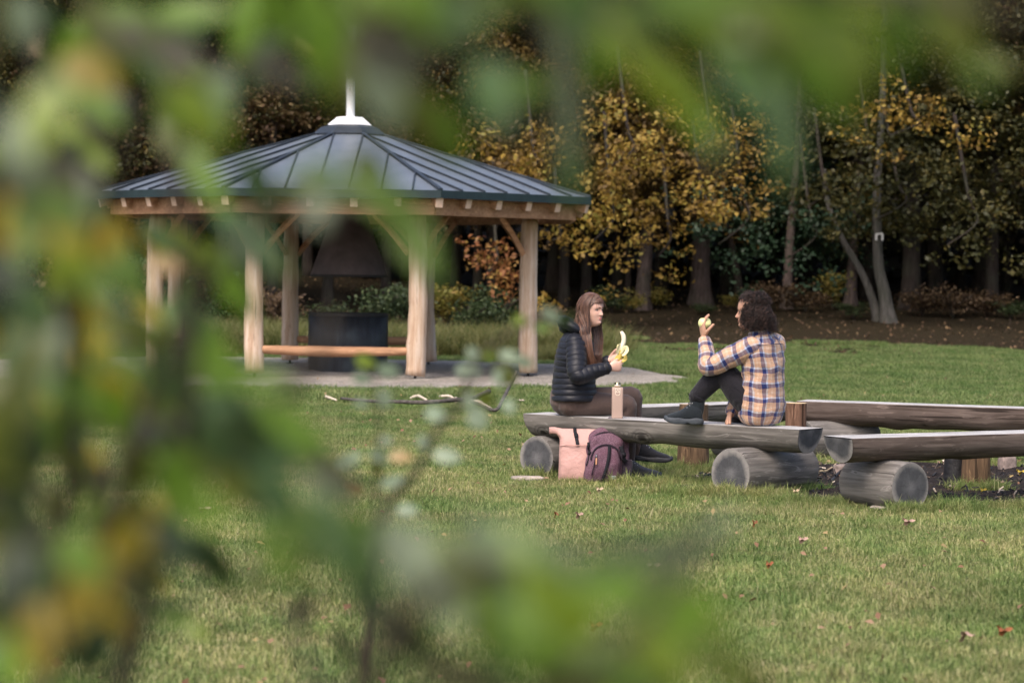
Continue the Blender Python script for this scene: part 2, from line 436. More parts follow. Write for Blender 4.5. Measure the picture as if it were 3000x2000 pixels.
def ring_mat(name, dark, mid, light, radius=.16):
    """sawn end of a log: dark weathered heart, pale rim, fine year rings (local x is the log axis)"""
    t = NT(name); v = t.coord('Object'); nz = t.noise(v, 5, 5, .6)
    sp = t.n('ShaderNodeSeparateXYZ'); t.l(v, sp.inputs[0])
    r = t.math('SQRT', t.math('ADD', t.math('POWER', sp.outputs[1], 2.0), t.math('POWER', sp.outputs[2], 2.0)))
    rr = t.math('ADD', r, t.math('MULTIPLY', t.math('SUBTRACT', nz, .5), radius*.7))
    c = t.ramp(t.math('DIVIDE', rr, radius), [(0, mid), (.35, dark), (.72, dark), (.93, light)])
    w = t.math('SINE', t.math('MULTIPLY', t.math('ADD', r, t.math('MULTIPLY', nz, .012)), 900.0))
    c = t.mix(t.math('MULTIPLY', t.ramp(w, [(.2, 0.0), (.9, 1.0)]), t.ramp(t.math('DIVIDE', r, radius), [(.1, .22), (.5, .03)])), c, light)
    cv = t.n('ShaderNodeCombineXYZ'); t.l(t.math('DIVIDE', sp.outputs[1], t.math('ADD', r, .002)), cv.inputs[0]); t.l(t.math('DIVIDE', sp.outputs[2], t.math('ADD', r, .002)), cv.inputs[1])
    ck = t.noise(cv.outputs[0], 3.2, 3, .6); t_ck = t.ramp(ck, [(.485, 0.0), (.5, .85), (.515, 0.0)]); c = t.mix(t.math('MULTIPLY', t_ck, t.ramp(t.math('DIVIDE', r, radius), [(.05, .9), (.9, .35)])), c, (.02, .02, .022))
    blot = t.noise(v, 16, 4); c = t.mix(t.ramp(blot, [(.4, 0.0), (.8, .5)]), c, mid)
    t.bump(nz, .3, .01); return t.fin(c, .85, .15)
M_log = wood_mat('weathered_log', (.075, .068, .062), (.25, .232, .215))
M_logA = wood_mat('weathered_log_knotted', (.075, .067, .06), (.26, .24, .22), knots=((.16, -.10, .455-.115, .07), (1.04, -.11, .455-.115, .075)))
M_logB = wood_mat('weathered_log_brown', (.06, .042, .034), (.20, .155, .135))
M_ltop = wood_mat('sawn_seat_top', (.36, .35, .34), (.58, .57, .56), cracks=True)
M_end = ring_mat('log_end', (.055, .057, .062), (.13, .13, .137), (.24, .225, .21))
M_bark = wood_mat('stump_side', (.09, .045, .028), (.27, .155, .105), (3, 22, 22))
M_stop = simple('stump_top', (.62, .47, .28), .8, .2, 0, .2, 14)
M_char = simple('charred_wood', (.012, .012, .014), .55, .5, 0, .6, 25, .8, bd=.01)

def bench(name, a, b, w, th, label, mats, knots=(), group='half log benches round the fire place'):
    """half log: flat seat top, round belly; local x runs along it"""
    a = Vector(a); b = Vector(b); L = (b-a).length; d = (b-a).normalized()
    root = empty(name, (a.x, a.y, 0), label, 'bench', group, math.atan2(d.y, d.x))
    z = (a.z+b.z)/2; n = 60; seg = 22
    mb = MB(); top = MB(); vs = []; tv = []
    for i in range(n+1):
        u = i/n*L; e = min(1, .0+math.sqrt(max(0, min(u, L-u))/.05)) if min(u, L-u) < .05 else 1
        k = 1+.05*mnoise.noise(Vector((u*2.2, a.x*3, 1)))
        for j in range(seg+1):
            t_ = PI*j/seg; y = -math.cos(t_)*w/2*k; zz = -(math.sin(t_)**.8)*th*k*(.985 if e < 1 else 1)
            q = 1+.05*mnoise.noise(Vector((u*3, y*9, zz*9+a.x)))
            for (ku, kt, kr, ks) in knots:
                g = math.exp(-((u-ku)/.075)**2-((t_-kt)/.33)**2); q += kr*g
                g2 = math.exp(-((u-ku)/.022)**2-((t_-kt)/.11)**2); q -= ks*g2
            uu = min(max(u, .004*(1-math.sin(t_))), L)
            cut = .035*math.sin(t_)
            uu = cut + u*(L-2*cut)/L
            vs.append((uu, y*q, z+zz*q if j not in (0, seg) else z-.006))
        tv.append(((u), -w/2*k*(1+.0), z)); tv.append((u, w/2*k, z))
    m = seg+1
    mb.add(vs, [(i*m+j, i*m+j+1, (i+1)*m+j+1, (i+1)*m+j) for i in range(n) for j in range(seg)])
    top.add([(p[0], p[1]*.985, p[2]+.001*mnoise.noise(Vector((p[0]*5, p[1]*7, 0)))) for p in tv], [(2*i, 2*i+2, 2*i+3, 2*i+1) for i in range(n)])
    # rim between belly and top
    rv = []
    for i in range(n+1): rv += [vs[i*m], tuple(top.v[2*i]), vs[i*m+seg], tuple(top.v[2*i+1])]
    mb.add(rv, [(4*i+4, 4*i+5, 4*i+1, 4*i) for i in range(n)]+[(4*i+2, 4*i+3, 4*i+7, 4*i+6) for i in range(n)])
    obj('seat_top', top, mats[1], root, smooth=False)
    obj('log_belly', mb, mats[0], root)
    for s in (0, 1):
        e = MB(); ring = vs[:m] if s == 0 else vs[n*m:]
        c = Vector((0, 0, 0)); 
        for p in ring: c += Vector(p)
        c /= m; dx = -.002 if s == 0 else .002
        e.add([(c.x+dx, 0, c.z)]+[(p[0]+dx, p[1]*.985, p[2]) for p in ring], [(0, j+1, j+2) if s else (0, j+2, j+1) for j in range(m-1)]+[(0, m, 1) if s else (0, 1, m)])
        eo = obj('sawn_end', e, mats[2], root, smooth=False)
        eo.data.transform(Matrix.Translation((0, 0, -z))); eo.location = (0, 0, z)
    return root
def log_support(name, c, ang, L, r, label, ends=True, group='round logs carrying the benches', flare=1.0, mats=None):
    """lying log, centre on the ground below c, axis at angle ang"""
    mats = mats or (M_log, M_end)
    root = empty(name, (c[0], c[1], 0), label, 'log', group, ang); root.location.z = r-.015
    mb = MB(); n = 14
    pts = [(-L/2+L*i/n, 0, 0) for i in range(n+1)]
    rr = [r*(1+(flare-1)*i/n) for i in range(n+1)]
    rr[0] *= .955; rr[-1] *= .955; pts[1] = (-L/2+.018, 0, 0); pts[-2] = (L/2-.018, 0, 0)
    tube(mb, pts, rr, seg=44, caps=False, mod=lambda i, a, v: 1+.02*mnoise.noise(Vector((math.cos(a)*2, math.sin(a)*2, v*1.5+c[0]*9)))+.006*mnoise.noise(Vector((math.cos(a)*9, math.sin(a)*9, v*1.5))))
    obj('log_side', mb, mats[0], root)
    for s, i in ((-1, 0), (1, n)):
        e = MB(); ring = mb.v[i*44:(i+1)*44]
        e.add([(s*(L/2+.003), 0, 0)]+[(p[0]+s*.001, p[1], p[2]) for p in ring], [(0, j+1, (j+1) % 44+1) for j in range(44)])
        obj('sawn_end', e, mats[1], root, smooth=False)
    return root
ZT = .455
A0 = Vector((.18, 17.48, ZT)); A1 = Vector((1.99, 16.01, ZT))
dA = (A1-A0).normalized(); nA = Vector((-dA.y, dA.x, 0))
bench('log_bench', A0, A1, .30, .168, 'grey half log bench on which both people sit', (M_logA, M_ltop, M_end),
      knots=((.16, .85, .10, .22), (1.04, .85, .20, .25), (1.0, 1.3, .06, 0)))
B0 = P(2455, 1284, 15.2); B0.z = ZT; B1 = P(3260, 1262, 16.4); B1.z = ZT
bench('log_bench', B0, B1, .29, .165, 'brownish half log bench before the fire place, beside the charred stump', (M_logB, M_ltop, M_end), knots=((1.0, 1.2, .06, .1),))
dB = (B1-B0).normalized(); nB = Vector((-dB.y, dB.x, 0))
C0 = P(2350, 1172, 19.75); C0.z = ZT; C1 = P(3300, 1202, 18.7); C1.z = ZT
bench('log_bench', C0, C1, .31, .20, 'long dark half log bench behind the fire place, starting beside the red-brown stump', (M_logB, M_ltop, M_end), knots=((1.05, .9, .1, .2), (.8, 1.4, .12, .15)))
dC = (C1-C0).normalized(); nC = Vector((-dC.y, dC.x, 0))
D0 = P(1790, 1192, 18.4); D0.z = ZT; D1 = P(2290, 1174, 19.6); D1.z = ZT
bench('log_bench', D0, D1, .32, .17, 'half log bench behind the two people, seen between their legs', (M_log, M_ltop, M_end), knots=((.9, .9, .05, .1),))
def at_bench(p0, d, n, t, off=0): return p0+d*t+n*off
angA = math.atan2(nA.y, nA.x); angB = math.atan2(nB.y, nB.x); angC = math.atan2(nC.y, nC.x)
p = Vector((.38, 17.52, 0))
log_support('log_support', (p.x, p.y), angA, .62, .158, 'grey round log with a streaked end, under the bench beside the pink bag')
p = Vector((1.73, 16.33, 0))
log_support('log_support', (p.x, p.y), angA-.05, .80, .166, 'thick grey round log lying under the free end of the bench with the people', flare=.97)
p = B0+dB*.37+nB*.0
log_support('log_support', (p.x, p.y), angB+.05, .50, .160, 'round log with clear year rings under the brownish bench')
p = C0+dC*.32-nC*.02
log_support('log_support', (p.x, p.y), angC+.15-.9, .62, .158, 'round log with a cracked dark end under the long rear bench')
p = D0+(D1-D0)*.8
log_support('log_support', (p.x, p.y), math.atan2(D1.y-D0.y, D1.x-D0.x)+PI/2, .6, .15, 'shadowed round log under the bench behind the man')
def stump(name, px, py_top, d, r, h, label, mats=None, lean=0, top=None, r2=None):
    q = P(px, 1000, d); root = empty(name, (q.x, q.y, 0), label, 'stump', 'upright stumps between the benches')
    mb = MB(); n = 10; r2 = r2 or r
    pts = [(lean*i/n, 0, -.04+(h+.04)*i/n) for i in range(n+1)]
    tube(mb, pts, [r2+(r-r2)*i/n for i in range(n+1)], seg=28, caps=False, up=(1, 0, 0), mod=lambda i, a, v: 1+.05*mnoise.noise(Vector((math.cos(a)*1.5, math.sin(a)*1.5, v*2+px)))+.02*mnoise.noise(Vector((math.cos(a)*6, math.sin(a)*6, v*2))))
    me = mb.mesh('stump_side', mats[0] if mats else M_bark); me.transform(Matrix.Rotation(PI/2, 4, 'Y')); 
    o = obj('stump_side', me, None, root); o.rotation_euler = (0, -PI/2, 0)
    e = MB(); ring = mb.v[n*28:]; e.add([(lean, 0, h+.002)]+[(p_[0], p_[1], p_[2]+.001) for p_ in ring], [(0, j+1, (j+1) % 28+1) for j in range(28)])
    obj('stump_top', e, mats[1] if mats else M_stop, root, smooth=False); return root
M_bark2 = wood_mat('old_stump_side', (.06, .038, .024), (.22, .14, .08), (3, 22, 22))
M_stop2 = simple('old_stump_top', (.42, .33, .23), .8, .2, 0, .2, 14)
stump('stump', 2335, 1170, 18.9, .082, .475, 'red-brown stump with a fresh yellow top behind the seated man')
stump('stump', 2036, 1178, 18.05, .108, .50, 'ochre brown stump behind the bench, below the black boot', (M_bark2, M_stop2), r2=.125)
stump('stump', 2866, 1270, 16.8, .092, .385, 'brown upright stump under the brownish bench, beside the charred one', (M_bark2, M_stop2), r2=.105)
stump('stump', 2806, 1270, 16.95, .075, .375, 'charred black stump under the brownish bench', (M_char, M_char), r2=.085)

# stones, sticks and burnt wood of the fire place
def stone(name, px, py, s, label, mat, rz=0, cat='stone', group=None, seed=0, power=.55):
    g = on_ground(px, py); mb = MB()
    def fn(d, p_):
        f = Vector([math.copysign(abs(x)**power, x) for x in d]); k = 1+.10*mnoise.noise(d*2.3+Vector((seed, 0, 0)))+.05*mnoise.noise(d*6+Vector((0, seed, 0)))
        return Vector((f.x*s[0]/2, f.y*s[1]/2, f.z*s[2]/2))*k
    ball(mb, (0, 0, s[2]*.42), 1, None, 28, 16, 0, fn)
    o = obj(name, mb, mat, label=label, cat=cat, group=group, loc=g); o.rotation_euler = (0, 0, rz); return o
M_stone = simple('fire_stone', (.24, .19, .17), .9, .15, 0, .5, 18, .7, bd=.01)
M_slab = simple('flat_stone', (.36, .31, .27), .9, .15, 0, .4, 14, .8, bd=.01)
stone('stone_slab', 1545, 1408, (.235, .15, .035), 'flat pale stone slab in the grass beside the leftmost log end', M_slab, .1, seed=3)
stone('stone_slab', 2610, 1492, (.26, .12, .022), 'flat pale stone sunk in the grass before the ringed log', M_slab, -.1, seed=5)
stone('hearth_stone', 2478, 1398, (.17, .11, .10), 'pinkish brick-like hearth stone between the two front logs', M_stone, -.35, seed=1, power=.35)
stone('hearth_stone', 2800, 1392, (.15, .11, .09), 'squared hearth stone just beside the charred stump', M_stone, .2, seed=2, power=.4)
stone('hearth_stone', 2950, 1385, (.13, .10, .15), 'tall hearth stone at the far end of the fire place beyond the brown stump', M_stone, .3, seed=7, power=.5)
stone('hearth_stone', 2550, 1362, (.16, .10, .09), 'sooty hearth stone half hidden behind the ringed log', M_stone, .3, seed=9, power=.5)
M_stick = simple('pale_stick', (.38, .30, .19), .8, .2, 0, .4, 30)
M_dstick = simple('dark_stick', (.12, .09, .07), .8, .2, 0, .4, 30)
def stick(name, pts, r, label, mat, cat='stick', group=None, ds=None, parent=None, jit=.0):
    """pts: photo pixels on the ground (px, py, lift)"""
    w = [on_ground(a, b)+Vector((0, 0, c+r)) for a, b, c in pts]; o = w[0].copy()
    mb = MB(); sp = smooth_path([tuple(q-o) for q in w], 5); n = len(sp)
    tube(mb, sp, [r*(1-.55*i/n) for i in range(n)], seg=8, mod=lambda i, a, v: 1+.25*mnoise.noise(Vector((v*14, a, px_seed[0]))))
    px_seed[0] += 1
    return obj(name, mb, mat, parent, label=label, cat=cat, group=group, loc=o)
px_seed = [0]
stick('stick', [(2376, 1412, 0), (2400, 1394, .02), (2425, 1390, .02), (2452, 1372, .03)], .011, 'pale bent stick lying on the ash between the front logs', M_stick)
stick('stick', [(2436, 1413, 0), (2447, 1405, .01), (2470, 1396, .05)], .012, 'short charred stick before the pinkish hearth stone', M_char)
stick('stick', [(2731, 1396, 0), (2742, 1380, .03), (2752, 1366, .04)], .005, 'thin upright twig beside the ringed log', M_dstick)
M_bone = simple('wood_chip', (.62, .52, .42), .8, .2, 0, .3, 20)
# debris on the ash
mb = MB(); 
for k in range(900):
    a = random.uniform(0, 2*PI); r = math.sqrt(random.random())
    X = FX+1.7*r*math.cos(a); Y = FY+1.6*r*math.sin(a)
    if in_ash(X, Y) > -.03: continue
    M = Matrix.Rotation(random.uniform(0, PI), 3, 'Z') @ Matrix.Rotation(random.gauss(0, .5), 3, 'Y') @ Matrix.Rotation(random.gauss(0, .6), 3, 'X')
    q = random.random(); mi = 0 if q < .6 else (1 if q < .93 else 2)
    Lk = random.uniform(.01, .05)
    box(mb, (X, Y, .032+random.random()*.012), (Lk, random.uniform(.004, .014), random.uniform(.003, .010)), M, mi)
obj('embers_debris', mb, [M_char, M_dstick, M_bone], smooth=False, kind='stuff', label='charcoal, chips and burnt twigs scattered on the ash')

# fallen branch on the lawn before the shelter
root_g = on_ground(1000, 1180)
br = empty('fallen_branch', root_g, 'long grey fallen branch lying on the lawn before the shelter', 'branch')
def local_stick(pts, r0, r1, mat, nm):
    w = [on_ground(a, b)+Vector((0, 0, c)) - root_g for a, b, c in pts]; sp = smooth_path([tuple(q) for q in w], 5); n = len(sp)
    mb = MB(); tube(mb, sp, [r0+(r1-r0)*i/n for i in range(n)], seg=9, mod=lambda i, a, v: 1+.3*mnoise.noise(Vector((v*9, a, 0)))); obj(nm, mb, mat, br)
M_grey = simple('grey_bark', (.085, .075, .068), .85, .2, 0, .5, 22)
local_stick([(1000, 1180, .05), (1070, 1190, .06), (1150, 1195, .07), (1250, 1200, .08), (1330, 1199, .10), (1380, 1196, .10), (1432, 1190, .16)], .015, .030, M_grey, 'limb')
local_stick([(1375, 1200, .10), (1410, 1206, .07), (1452, 1215, .05), (1475, 1205, .14), (1492, 1195, .24), (1512, 1190, .38)], .020, .018, M_grey, 'side_twig')
local_stick([(1375, 1200, .08), (1405, 1204, .10), (1445, 1214, .04)], .02, .012, M_bone, 'peeled_piece')
for i, (pts_, r) in enumerate([([(1205, 1172, 0), (1225, 1176, .04), (1250, 1185, .03)], .022), ([(1290, 1172, .02), (1320, 1180, .05), (1338, 1184, 0)], .02),
                     ([(1335, 1178, .03), (1350, 1180, .0)], .016), ([(955, 1172, .02), (985, 1180, .01)], .02), ([(1510, 1176, 0), (1535, 1184, .03)], .013)]):
    stick('wood_chip', pts_, r, ['curled pale wood chip above the middle of the fallen branch', 'large pale wood chip behind the fork of the fallen branch', 'small pale chip at the fork of the fallen branch',
          'white chip at the thin end of the fallen branch', 'thin dry chip beyond the raised tip of the fallen branch'][i], M_bone, 'wood chip', 'wood chips round the fallen branch')

# ---------------------------------------------------------------- shelter
D_PAV = 35.4; PC = P(1020, 1000, D_PAV); PX, PY = PC.x, PC.y
pav = empty('barbecue_shelter', (PX, PY, 0), 'octagonal timber barbecue shelter with a dark metal roof on log posts', 'shelter')
M_new = wood_mat('fresh_timber', (.30, .155, .085), (.55, .32, .19), (.8, 12, 12), cracks=False)
M_post = wood_mat('barked_post', (.34, .245, .185), (.62, .50, .42), (1, 14, 14), bump=.3)
t = NT('zinc_roof'); v = t.coord('Object'); nz = t.noise(v, 2.2, 4)
M_roof = t.fin(t.ramp(nz, [(.3, (.13, .155, .185)), (.7, (.185, .21, .24))]), .40, .5, .35)
M_rim = simple('dark_green_flashing', (.018, .035, .04), .4, .5, .3, .2, 8, 0)
M_seam = simple('roof_seam', (.03, .038, .048), .45, .5, .4, .2, 8, 0)
M_steel = simple('bright_sheet_metal', (.86, .87, .89), .45, .5, .0, .05, 5, 0)
M_iron = simple('black_iron', (.02, .02, .022), .6, .4, .2, .3, 10)
t = NT('fire_drum_steel'); v = t.coord('Object')
a_ = t.noise(t.coord('Object', (3, 3, .6)), 2.5, 5, .65); b_ = t.noise(v, 1.4, 3)
c = t.ramp(a_, [(.3, (.012, .013, .017)), (.6, (.03, .035, .045)), (.8, (.06, .075, .085))])
c = t.mix(t.ramp(b_, [(.5, 0.0), (.75, .5)]), c, (.09, .125, .14)); M_drum = t.fin(c, .5, .5, .4)
M_hood = simple('hood_sheet', (.10, .08, .085), .6, .3, .2, .3, 3, 0)
NG = 8
HEXA = [R(22.5+45*k) for k in range(NG)]
def hx(r, k, z): a = HEXA[k % NG]; return Vector((r*math.sin(a), -r*math.cos(a), z))
RE, ZE, RC, ZC = 3.75, 2.545, .36, 3.50; CA = math.cos(PI/NG); SA = math.sin(PI/NG)
roof_z = lambda r: ZE+(ZC-ZE)*(RE-r)/(RE-RC)
mb = MB()
for k in range(NG):
    a, b = hx(RE, k, ZE), hx(RE, k+1, ZE); c_, d_ = hx(RC, k+1, ZC), hx(RC, k, ZC)
    dn = Vector((0, 0, -.05)); mb.add([a, b, c_, d_, a+dn, b+dn, c_+dn, d_+dn], [(0, 1, 2, 3), (7, 6, 5, 4)], None, 0)
obj('roof', mb, M_roof, pav, smooth=False)
roof = pav.children[-1]
mb = MB()
for k in range(NG):
    a, b = hx(RE, k, ZE), hx(RE, k+1, ZE); m = (hx(RE, k, 0)+hx(RE, k+1, 0))/2; out = Vector((m.x, m.y, 0)).normalized()
    side = (b-a).normalized(); ap = m.length; W = (b-a).length
    inner = Vector((out.x*RC*CA, out.y*RC*CA, ZC)); bot = Vector((out.x*ap, out.y*ap, ZE)); sl = inner-bot
    nrm = sl.cross(side).normalized(); nrm = nrm if nrm.z > 0 else -nrm
    for q in range(-4, 5):
        s = q*.42+.22
        if abs(s) > W/2-.10: continue
        tt = 1-max(0, (abs(s)-RC*SA))/(W/2-RC*SA)
        beam(mb, bot+side*s+nrm*.014, bot+side*s+sl*tt*.985+nrm*.014, .018, .030)
obj('standing_seams', mb, M_seam, roof, smooth=False)
mb = MB()
for k in range(NG): beam(mb, hx(RE+.01, k, ZE+.012), hx(RC-.04, k, ZC+.02), .055, .04)
obj('hip_ridges', mb, M_seam, roof, smooth=False)
mb = MB()
for k in range(NG):
    a, b = hx(RE+.015, k, ZE-.045), hx(RE+.015, k+1, ZE-.045); beam(mb, a, b, .02, .105)
obj('eaves_flashing', mb, M_rim, roof, smooth=False)
def hexring(mb, r0, z0, r1, z1, mi=0):
    v0 = [hx(r0, k, z0) for k in range(NG)]+[hx(r1, k, z1) for k in range(NG)]
    mb.add(v0, [(k, (k+1) % NG, (k+1) % NG+NG, k+NG) for k in range(NG)], None, mi)
mb = MB(); hexring(mb, .58, roof_z(.58)+.02, .44, ZC+.065); hexring(mb, .44, ZC+.065, .30, ZC+.10); obj('ridge_collar', mb, M_seam, roof, smooth=False)
mb = MB(); hexring(mb, .35, ZC+.10, .20, ZC+.22); hexring(mb, .20, ZC+.22, .05, ZC+.225); hexring(mb, .35, ZC+.10, .31, ZC+.07)
obj('chimney_cowl', mb, M_steel, pav, smooth=False)
mb = MB(); lathe(mb, [(.062, ZC+.2), (.062, ZC+1.55), (.0, ZC+1.56)], 20); obj('flue_pipe', mb, M_steel, pav)
# ring beams, eaves boards and rafters
for k in range(NG):
    mb = MB(); beam(mb, hx(2.95, k, 2.345), hx(2.95, k+1, 2.345), .12, .20); obj('ring_beam', mb, M_new, pav, smooth=False)
for k in range(NG):
    mb = MB(); beam(mb, hx(3.52, k, 2.335), hx(3.52, k+1, 2.335), .05, .21); obj('frieze_board', mb, M_new, pav, smooth=False)
M_cut = simple('cut_timber_end', (.70, .50, .38), .8, .2, 0, .15, 20)
for k in range(NG):
    mb = MB(); beam(mb, hx(3.71, k, roof_z(3.71)-.15), hx(.4, k, roof_z(.4)-.15), .10, .16); hr = obj('hip_rafter', mb, M_new, pav, smooth=False)
    dr = (hx(3.71, k, roof_z(3.71))-hx(.4, k, roof_z(.4))).normalized(); e0 = hx(3.71, k, roof_z(3.71)-.15); mb = MB(); beam(mb, e0+dr*.001, e0+dr*.006, .102, .162); obj('rafter_end', mb, M_cut, hr, smooth=False)
    m = (hx(1, k, 0)+hx(1, k+1, 0))/2; out = m.normalized(); side = (hx(1, k+1, 0)-hx(1, k, 0)).normalized(); W = RE*2*SA
    for q in range(1, 5):
        s = W*(q/5-.5); ap = RE*CA; r_in = max(.4, abs(s)/math.tan(PI/NG))
        zz = lambda r_: ZE+(ZC-ZE)*(RE*CA-r_)/((RE-RC)*CA)
        e0 = out*(ap-.055)+side*s; e1 = out*(r_in+.1)+side*s
        e0.z = zz(ap-.055)-.145; e1.z = zz(r_in+.1)-.145
        mb = MB(); beam(mb, e0, e1, .095, .18); rf = obj('rafter', mb, M_new, pav, smooth=False)
        dr = (e0-e1).normalized(); mb = MB(); beam(mb, e0+dr*.001, e0+dr*.006, .097, .182); obj('rafter_end', mb, M_cut, rf, smooth=False)
# posts, braces, feet
def post_mesh(seed, bulge):
    mb = MB(); n = 26; z0, z1 = .07, 2.235
    pts = [(bulge[0]*math.sin(PI*i/n)+.012*mnoise.noise(Vector((i*.3, seed, 0))), bulge[1]*math.sin(PI*i/n), z0+(z1-z0)*i/n) for i in range(n+1)]
    rr = [.135-.018*i/n+.008*mnoise.noise(Vector((i*.35, seed, 4))) for i in range(n+1)]
    tube(mb, pts, rr, seg=28, up=(1, 0, 0), mod=lambda i, a, v: (1+.03*mnoise.noise(Vector((math.cos(a)*2, math.sin(a)*2, v+seed))))*(1-.09*math.exp(-((((a-4.55) % (2*PI)))/.05)**2)))
    return mb
M_postmesh = []
RP = 2.85
shade = M_post
t = NT('post_wood'); v = t.coord('Object', (10, 10, .7)); a_ = t.noise(v, 1.6, 6, .7, .4)
c = t.ramp(a_, [(.3, (.34, .215, .14)), (.5, (.52, .385, .285)), (.7, (.64, .54, .45))])
big = t.noise(t.coord('Object', (1.5, 1.5, .8)), 1.6, 3); c = t.mix(t.ramp(big, [(.5, 0.0), (.75, .5)]), c, (.40, .24, .16))
gr = t.noise(t.coord('Object', (30, 30, .9)), 1.0, 3); c = t.mix(t.ramp(gr, [(.66, 0.0), (.70, .65)]), c, (.10, .07, .055))
t.bump(a_, .3, .01); M_pw = t.fin(c, .85, .15)
for k in range(NG):
    b = hx(RP, k, 0); mb = post_mesh(k*7.3, [(.03, 0), (-.03, 0), (.0, .02), (-.05, 0), (.02, .02), (.04, 0), (-.05, 0), (.03, .02)][k])
    me = mb.mesh('log_post', M_pw); me.transform(Matrix.Rotation(R([8, 70, 140, 10, 60, 200, 20, 90][k]), 4, 'Z'))
    p_ = obj('log_post', me, None, pav, loc=b)
    f = MB(); lathe(f, [(.0, .0), (.07, .0), (.07, .02), (.018, .025), (.018, .075)], 14); obj('post_foot', f, M_iron, p_)
    for s in (-1, 1):
        nb = hx(RP, k+s, 0); dr = (nb-b).normalized()
        a0 = b+dr*.10+Vector((0, 0, 1.72)); a1 = b+dr*.58+Vector((0, 0, 2.26)); mb = MB()
        md = (a0+a1)/2+Vector((0, 0, .03)); 
        tube(mb, smooth_path([tuple(a0), tuple(md), tuple(a1)], 4), .048, .058, seg=4, up=(0, 0, 1)); 
        mb.v = [tuple(q) for q in mb.v]; obj('knee_brace', mb, M_new, pav, smooth=False, bevel=.008)
for k in (-1, 3, 5):      # low rails between the posts, open towards the right
    a, b = hx(RP, k, .40), hx(RP, k+1, .40); dr = (b-a).normalized(); a = a+dr*.06; b = b-dr*.06; mb = MB()
    n = 24; pts_ = [a+(b-a)*(i/n)+Vector((0, 0, -.02*math.sin(PI*i/n))) for i in range(n+1)]
    tube(mb, pts_, [.052+.022*math.sin(PI*min(1, i/n*1.0))*(1.15-i/n*.5) for i in range(n+1)], seg=18, mod=lambda i, a_, v_: 1+.06*mnoise.noise(Vector((v_*3, a_, k))))
    obj('log_rail', mb, M_new, pav)
drum = empty('fire_drum', (PX, PY, .02), 'round dark steel fire drum standing in the middle of the shelter', 'fire pit')
mb = MB(); lathe(mb, [(.58, 0), (.583, .4), (.58, .84), (.56, .845), (.55, .83), (.55, .35), (0, .34)], 64); obj('drum_wall', mb, M_drum, drum)
mb = MB(); lathe(mb, [(.587, .80), (.592, .82), (.587, .845)], 64); obj('rim', mb, M_iron, drum)
mb = MB()
for i in range(9): x = (i-4)*.11; hl = math.sqrt(max(.01, .54**2-x*x)); beam(mb, (x, -hl, .80), (x, hl, .80), .012, .012)
obj('grate', mb, M_iron, drum)
hood = empty('smoke_hood', (PX, PY, 0), 'cone shaped grey metal smoke hood hanging over the fire drum', 'hood')
mb = MB(); lathe(mb, [(.56, 1.40), (.56, 1.43), (.40, 1.88), (.22, 2.4), (.12, 2.7), (.12, 3.5)], 48); lathe(mb, [(.55, 1.40), (.54, 1.43), (.38, 1.87)], 48); obj('cone', mb, M_hood, hood)
mb = MB(); lathe(mb, [(.565, 1.39), (.572, 1.405), (.565, 1.425)], 48); obj('hood_rim', mb, M_iron, hood)
# other small things by the shelter
g = on_ground(1443, 1025); sb = empty('plank_seat', g, 'low pinkish plank seat on the grass behind the shelter', 'plank'); 
mb = MB(); box(mb, (0, 0, .16), (.52, .22, .055)); obj('plank', mb, simple('pinkish_plank', (.42, .25, .2), .8), sb, smooth=False, bevel=.006)
mb = MB(); box(mb, (-.17, 0, .07), (.08, .2, .13)); obj('block', mb, M_bark, sb, smooth=False)
mb = MB(); box(mb, (.17, 0, .07), (.08, .2, .13)); obj('block', mb, M_bark, sb, smooth=False)
# ---------------------------------------------------------------- forest
M_gold = leaf_mat('golden_oak_leaves', [(0, (.05, .03, .010)), (.3, (.17, .10, .025)), (.6, (.38, .25, .05)), (.8, (.28, .24, .05)), (1, (.10, .11, .03))], .35, .55, .9)
M_brown = leaf_mat('brown_oak_leaves', [(0, (.035, .02, .012)), (.4, (.10, .055, .028)), (.7, (.14, .10, .04)), (1, (.06, .06, .025))], .3, .6, .9)
M_olive = leaf_mat('olive_oak_leaves', [(0, (.018, .022, .008)), (.5, (.048, .05, .015)), (.78, (.10, .085, .022)), (1, (.20, .14, .035))], .3, .55, .8)
M_beech = leaf_mat('dark_green_leaves', [(0, (.012, .03, .017)), (.6, (.03, .062, .032)), (1, (.05, .09, .045))], .25, .5, .8)
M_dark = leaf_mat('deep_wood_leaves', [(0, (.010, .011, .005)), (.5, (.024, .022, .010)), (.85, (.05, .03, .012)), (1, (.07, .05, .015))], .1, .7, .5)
def bark_mat(name, dark, light):
    t = NT(name); a = t.noise(t.coord('World', (9, 9, 1.6)), 1.6, 6, .7, .3); b = t.noise(t.coord('World'), 1.5, 4)
    c = t.ramp(a, [(.3, dark), (.7, light)]); c = t.mix(t.ramp(b, [(.45, 0.0), (.7, .5)]), c, (.05, .06, .04))
    t.bump(a, 1, .04); return t.fin(c, .9, .1)
M_bk = bark_mat('grey_brown_bark', (.05, .037, .033), (.15, .115, .105)); M_bkd = bark_mat('dark_bark', (.02, .016, .014), (.06, .048, .042)); M_bkl = bark_mat('pale_beech_bark', (.04, .038, .034), (.125, .118, .108))
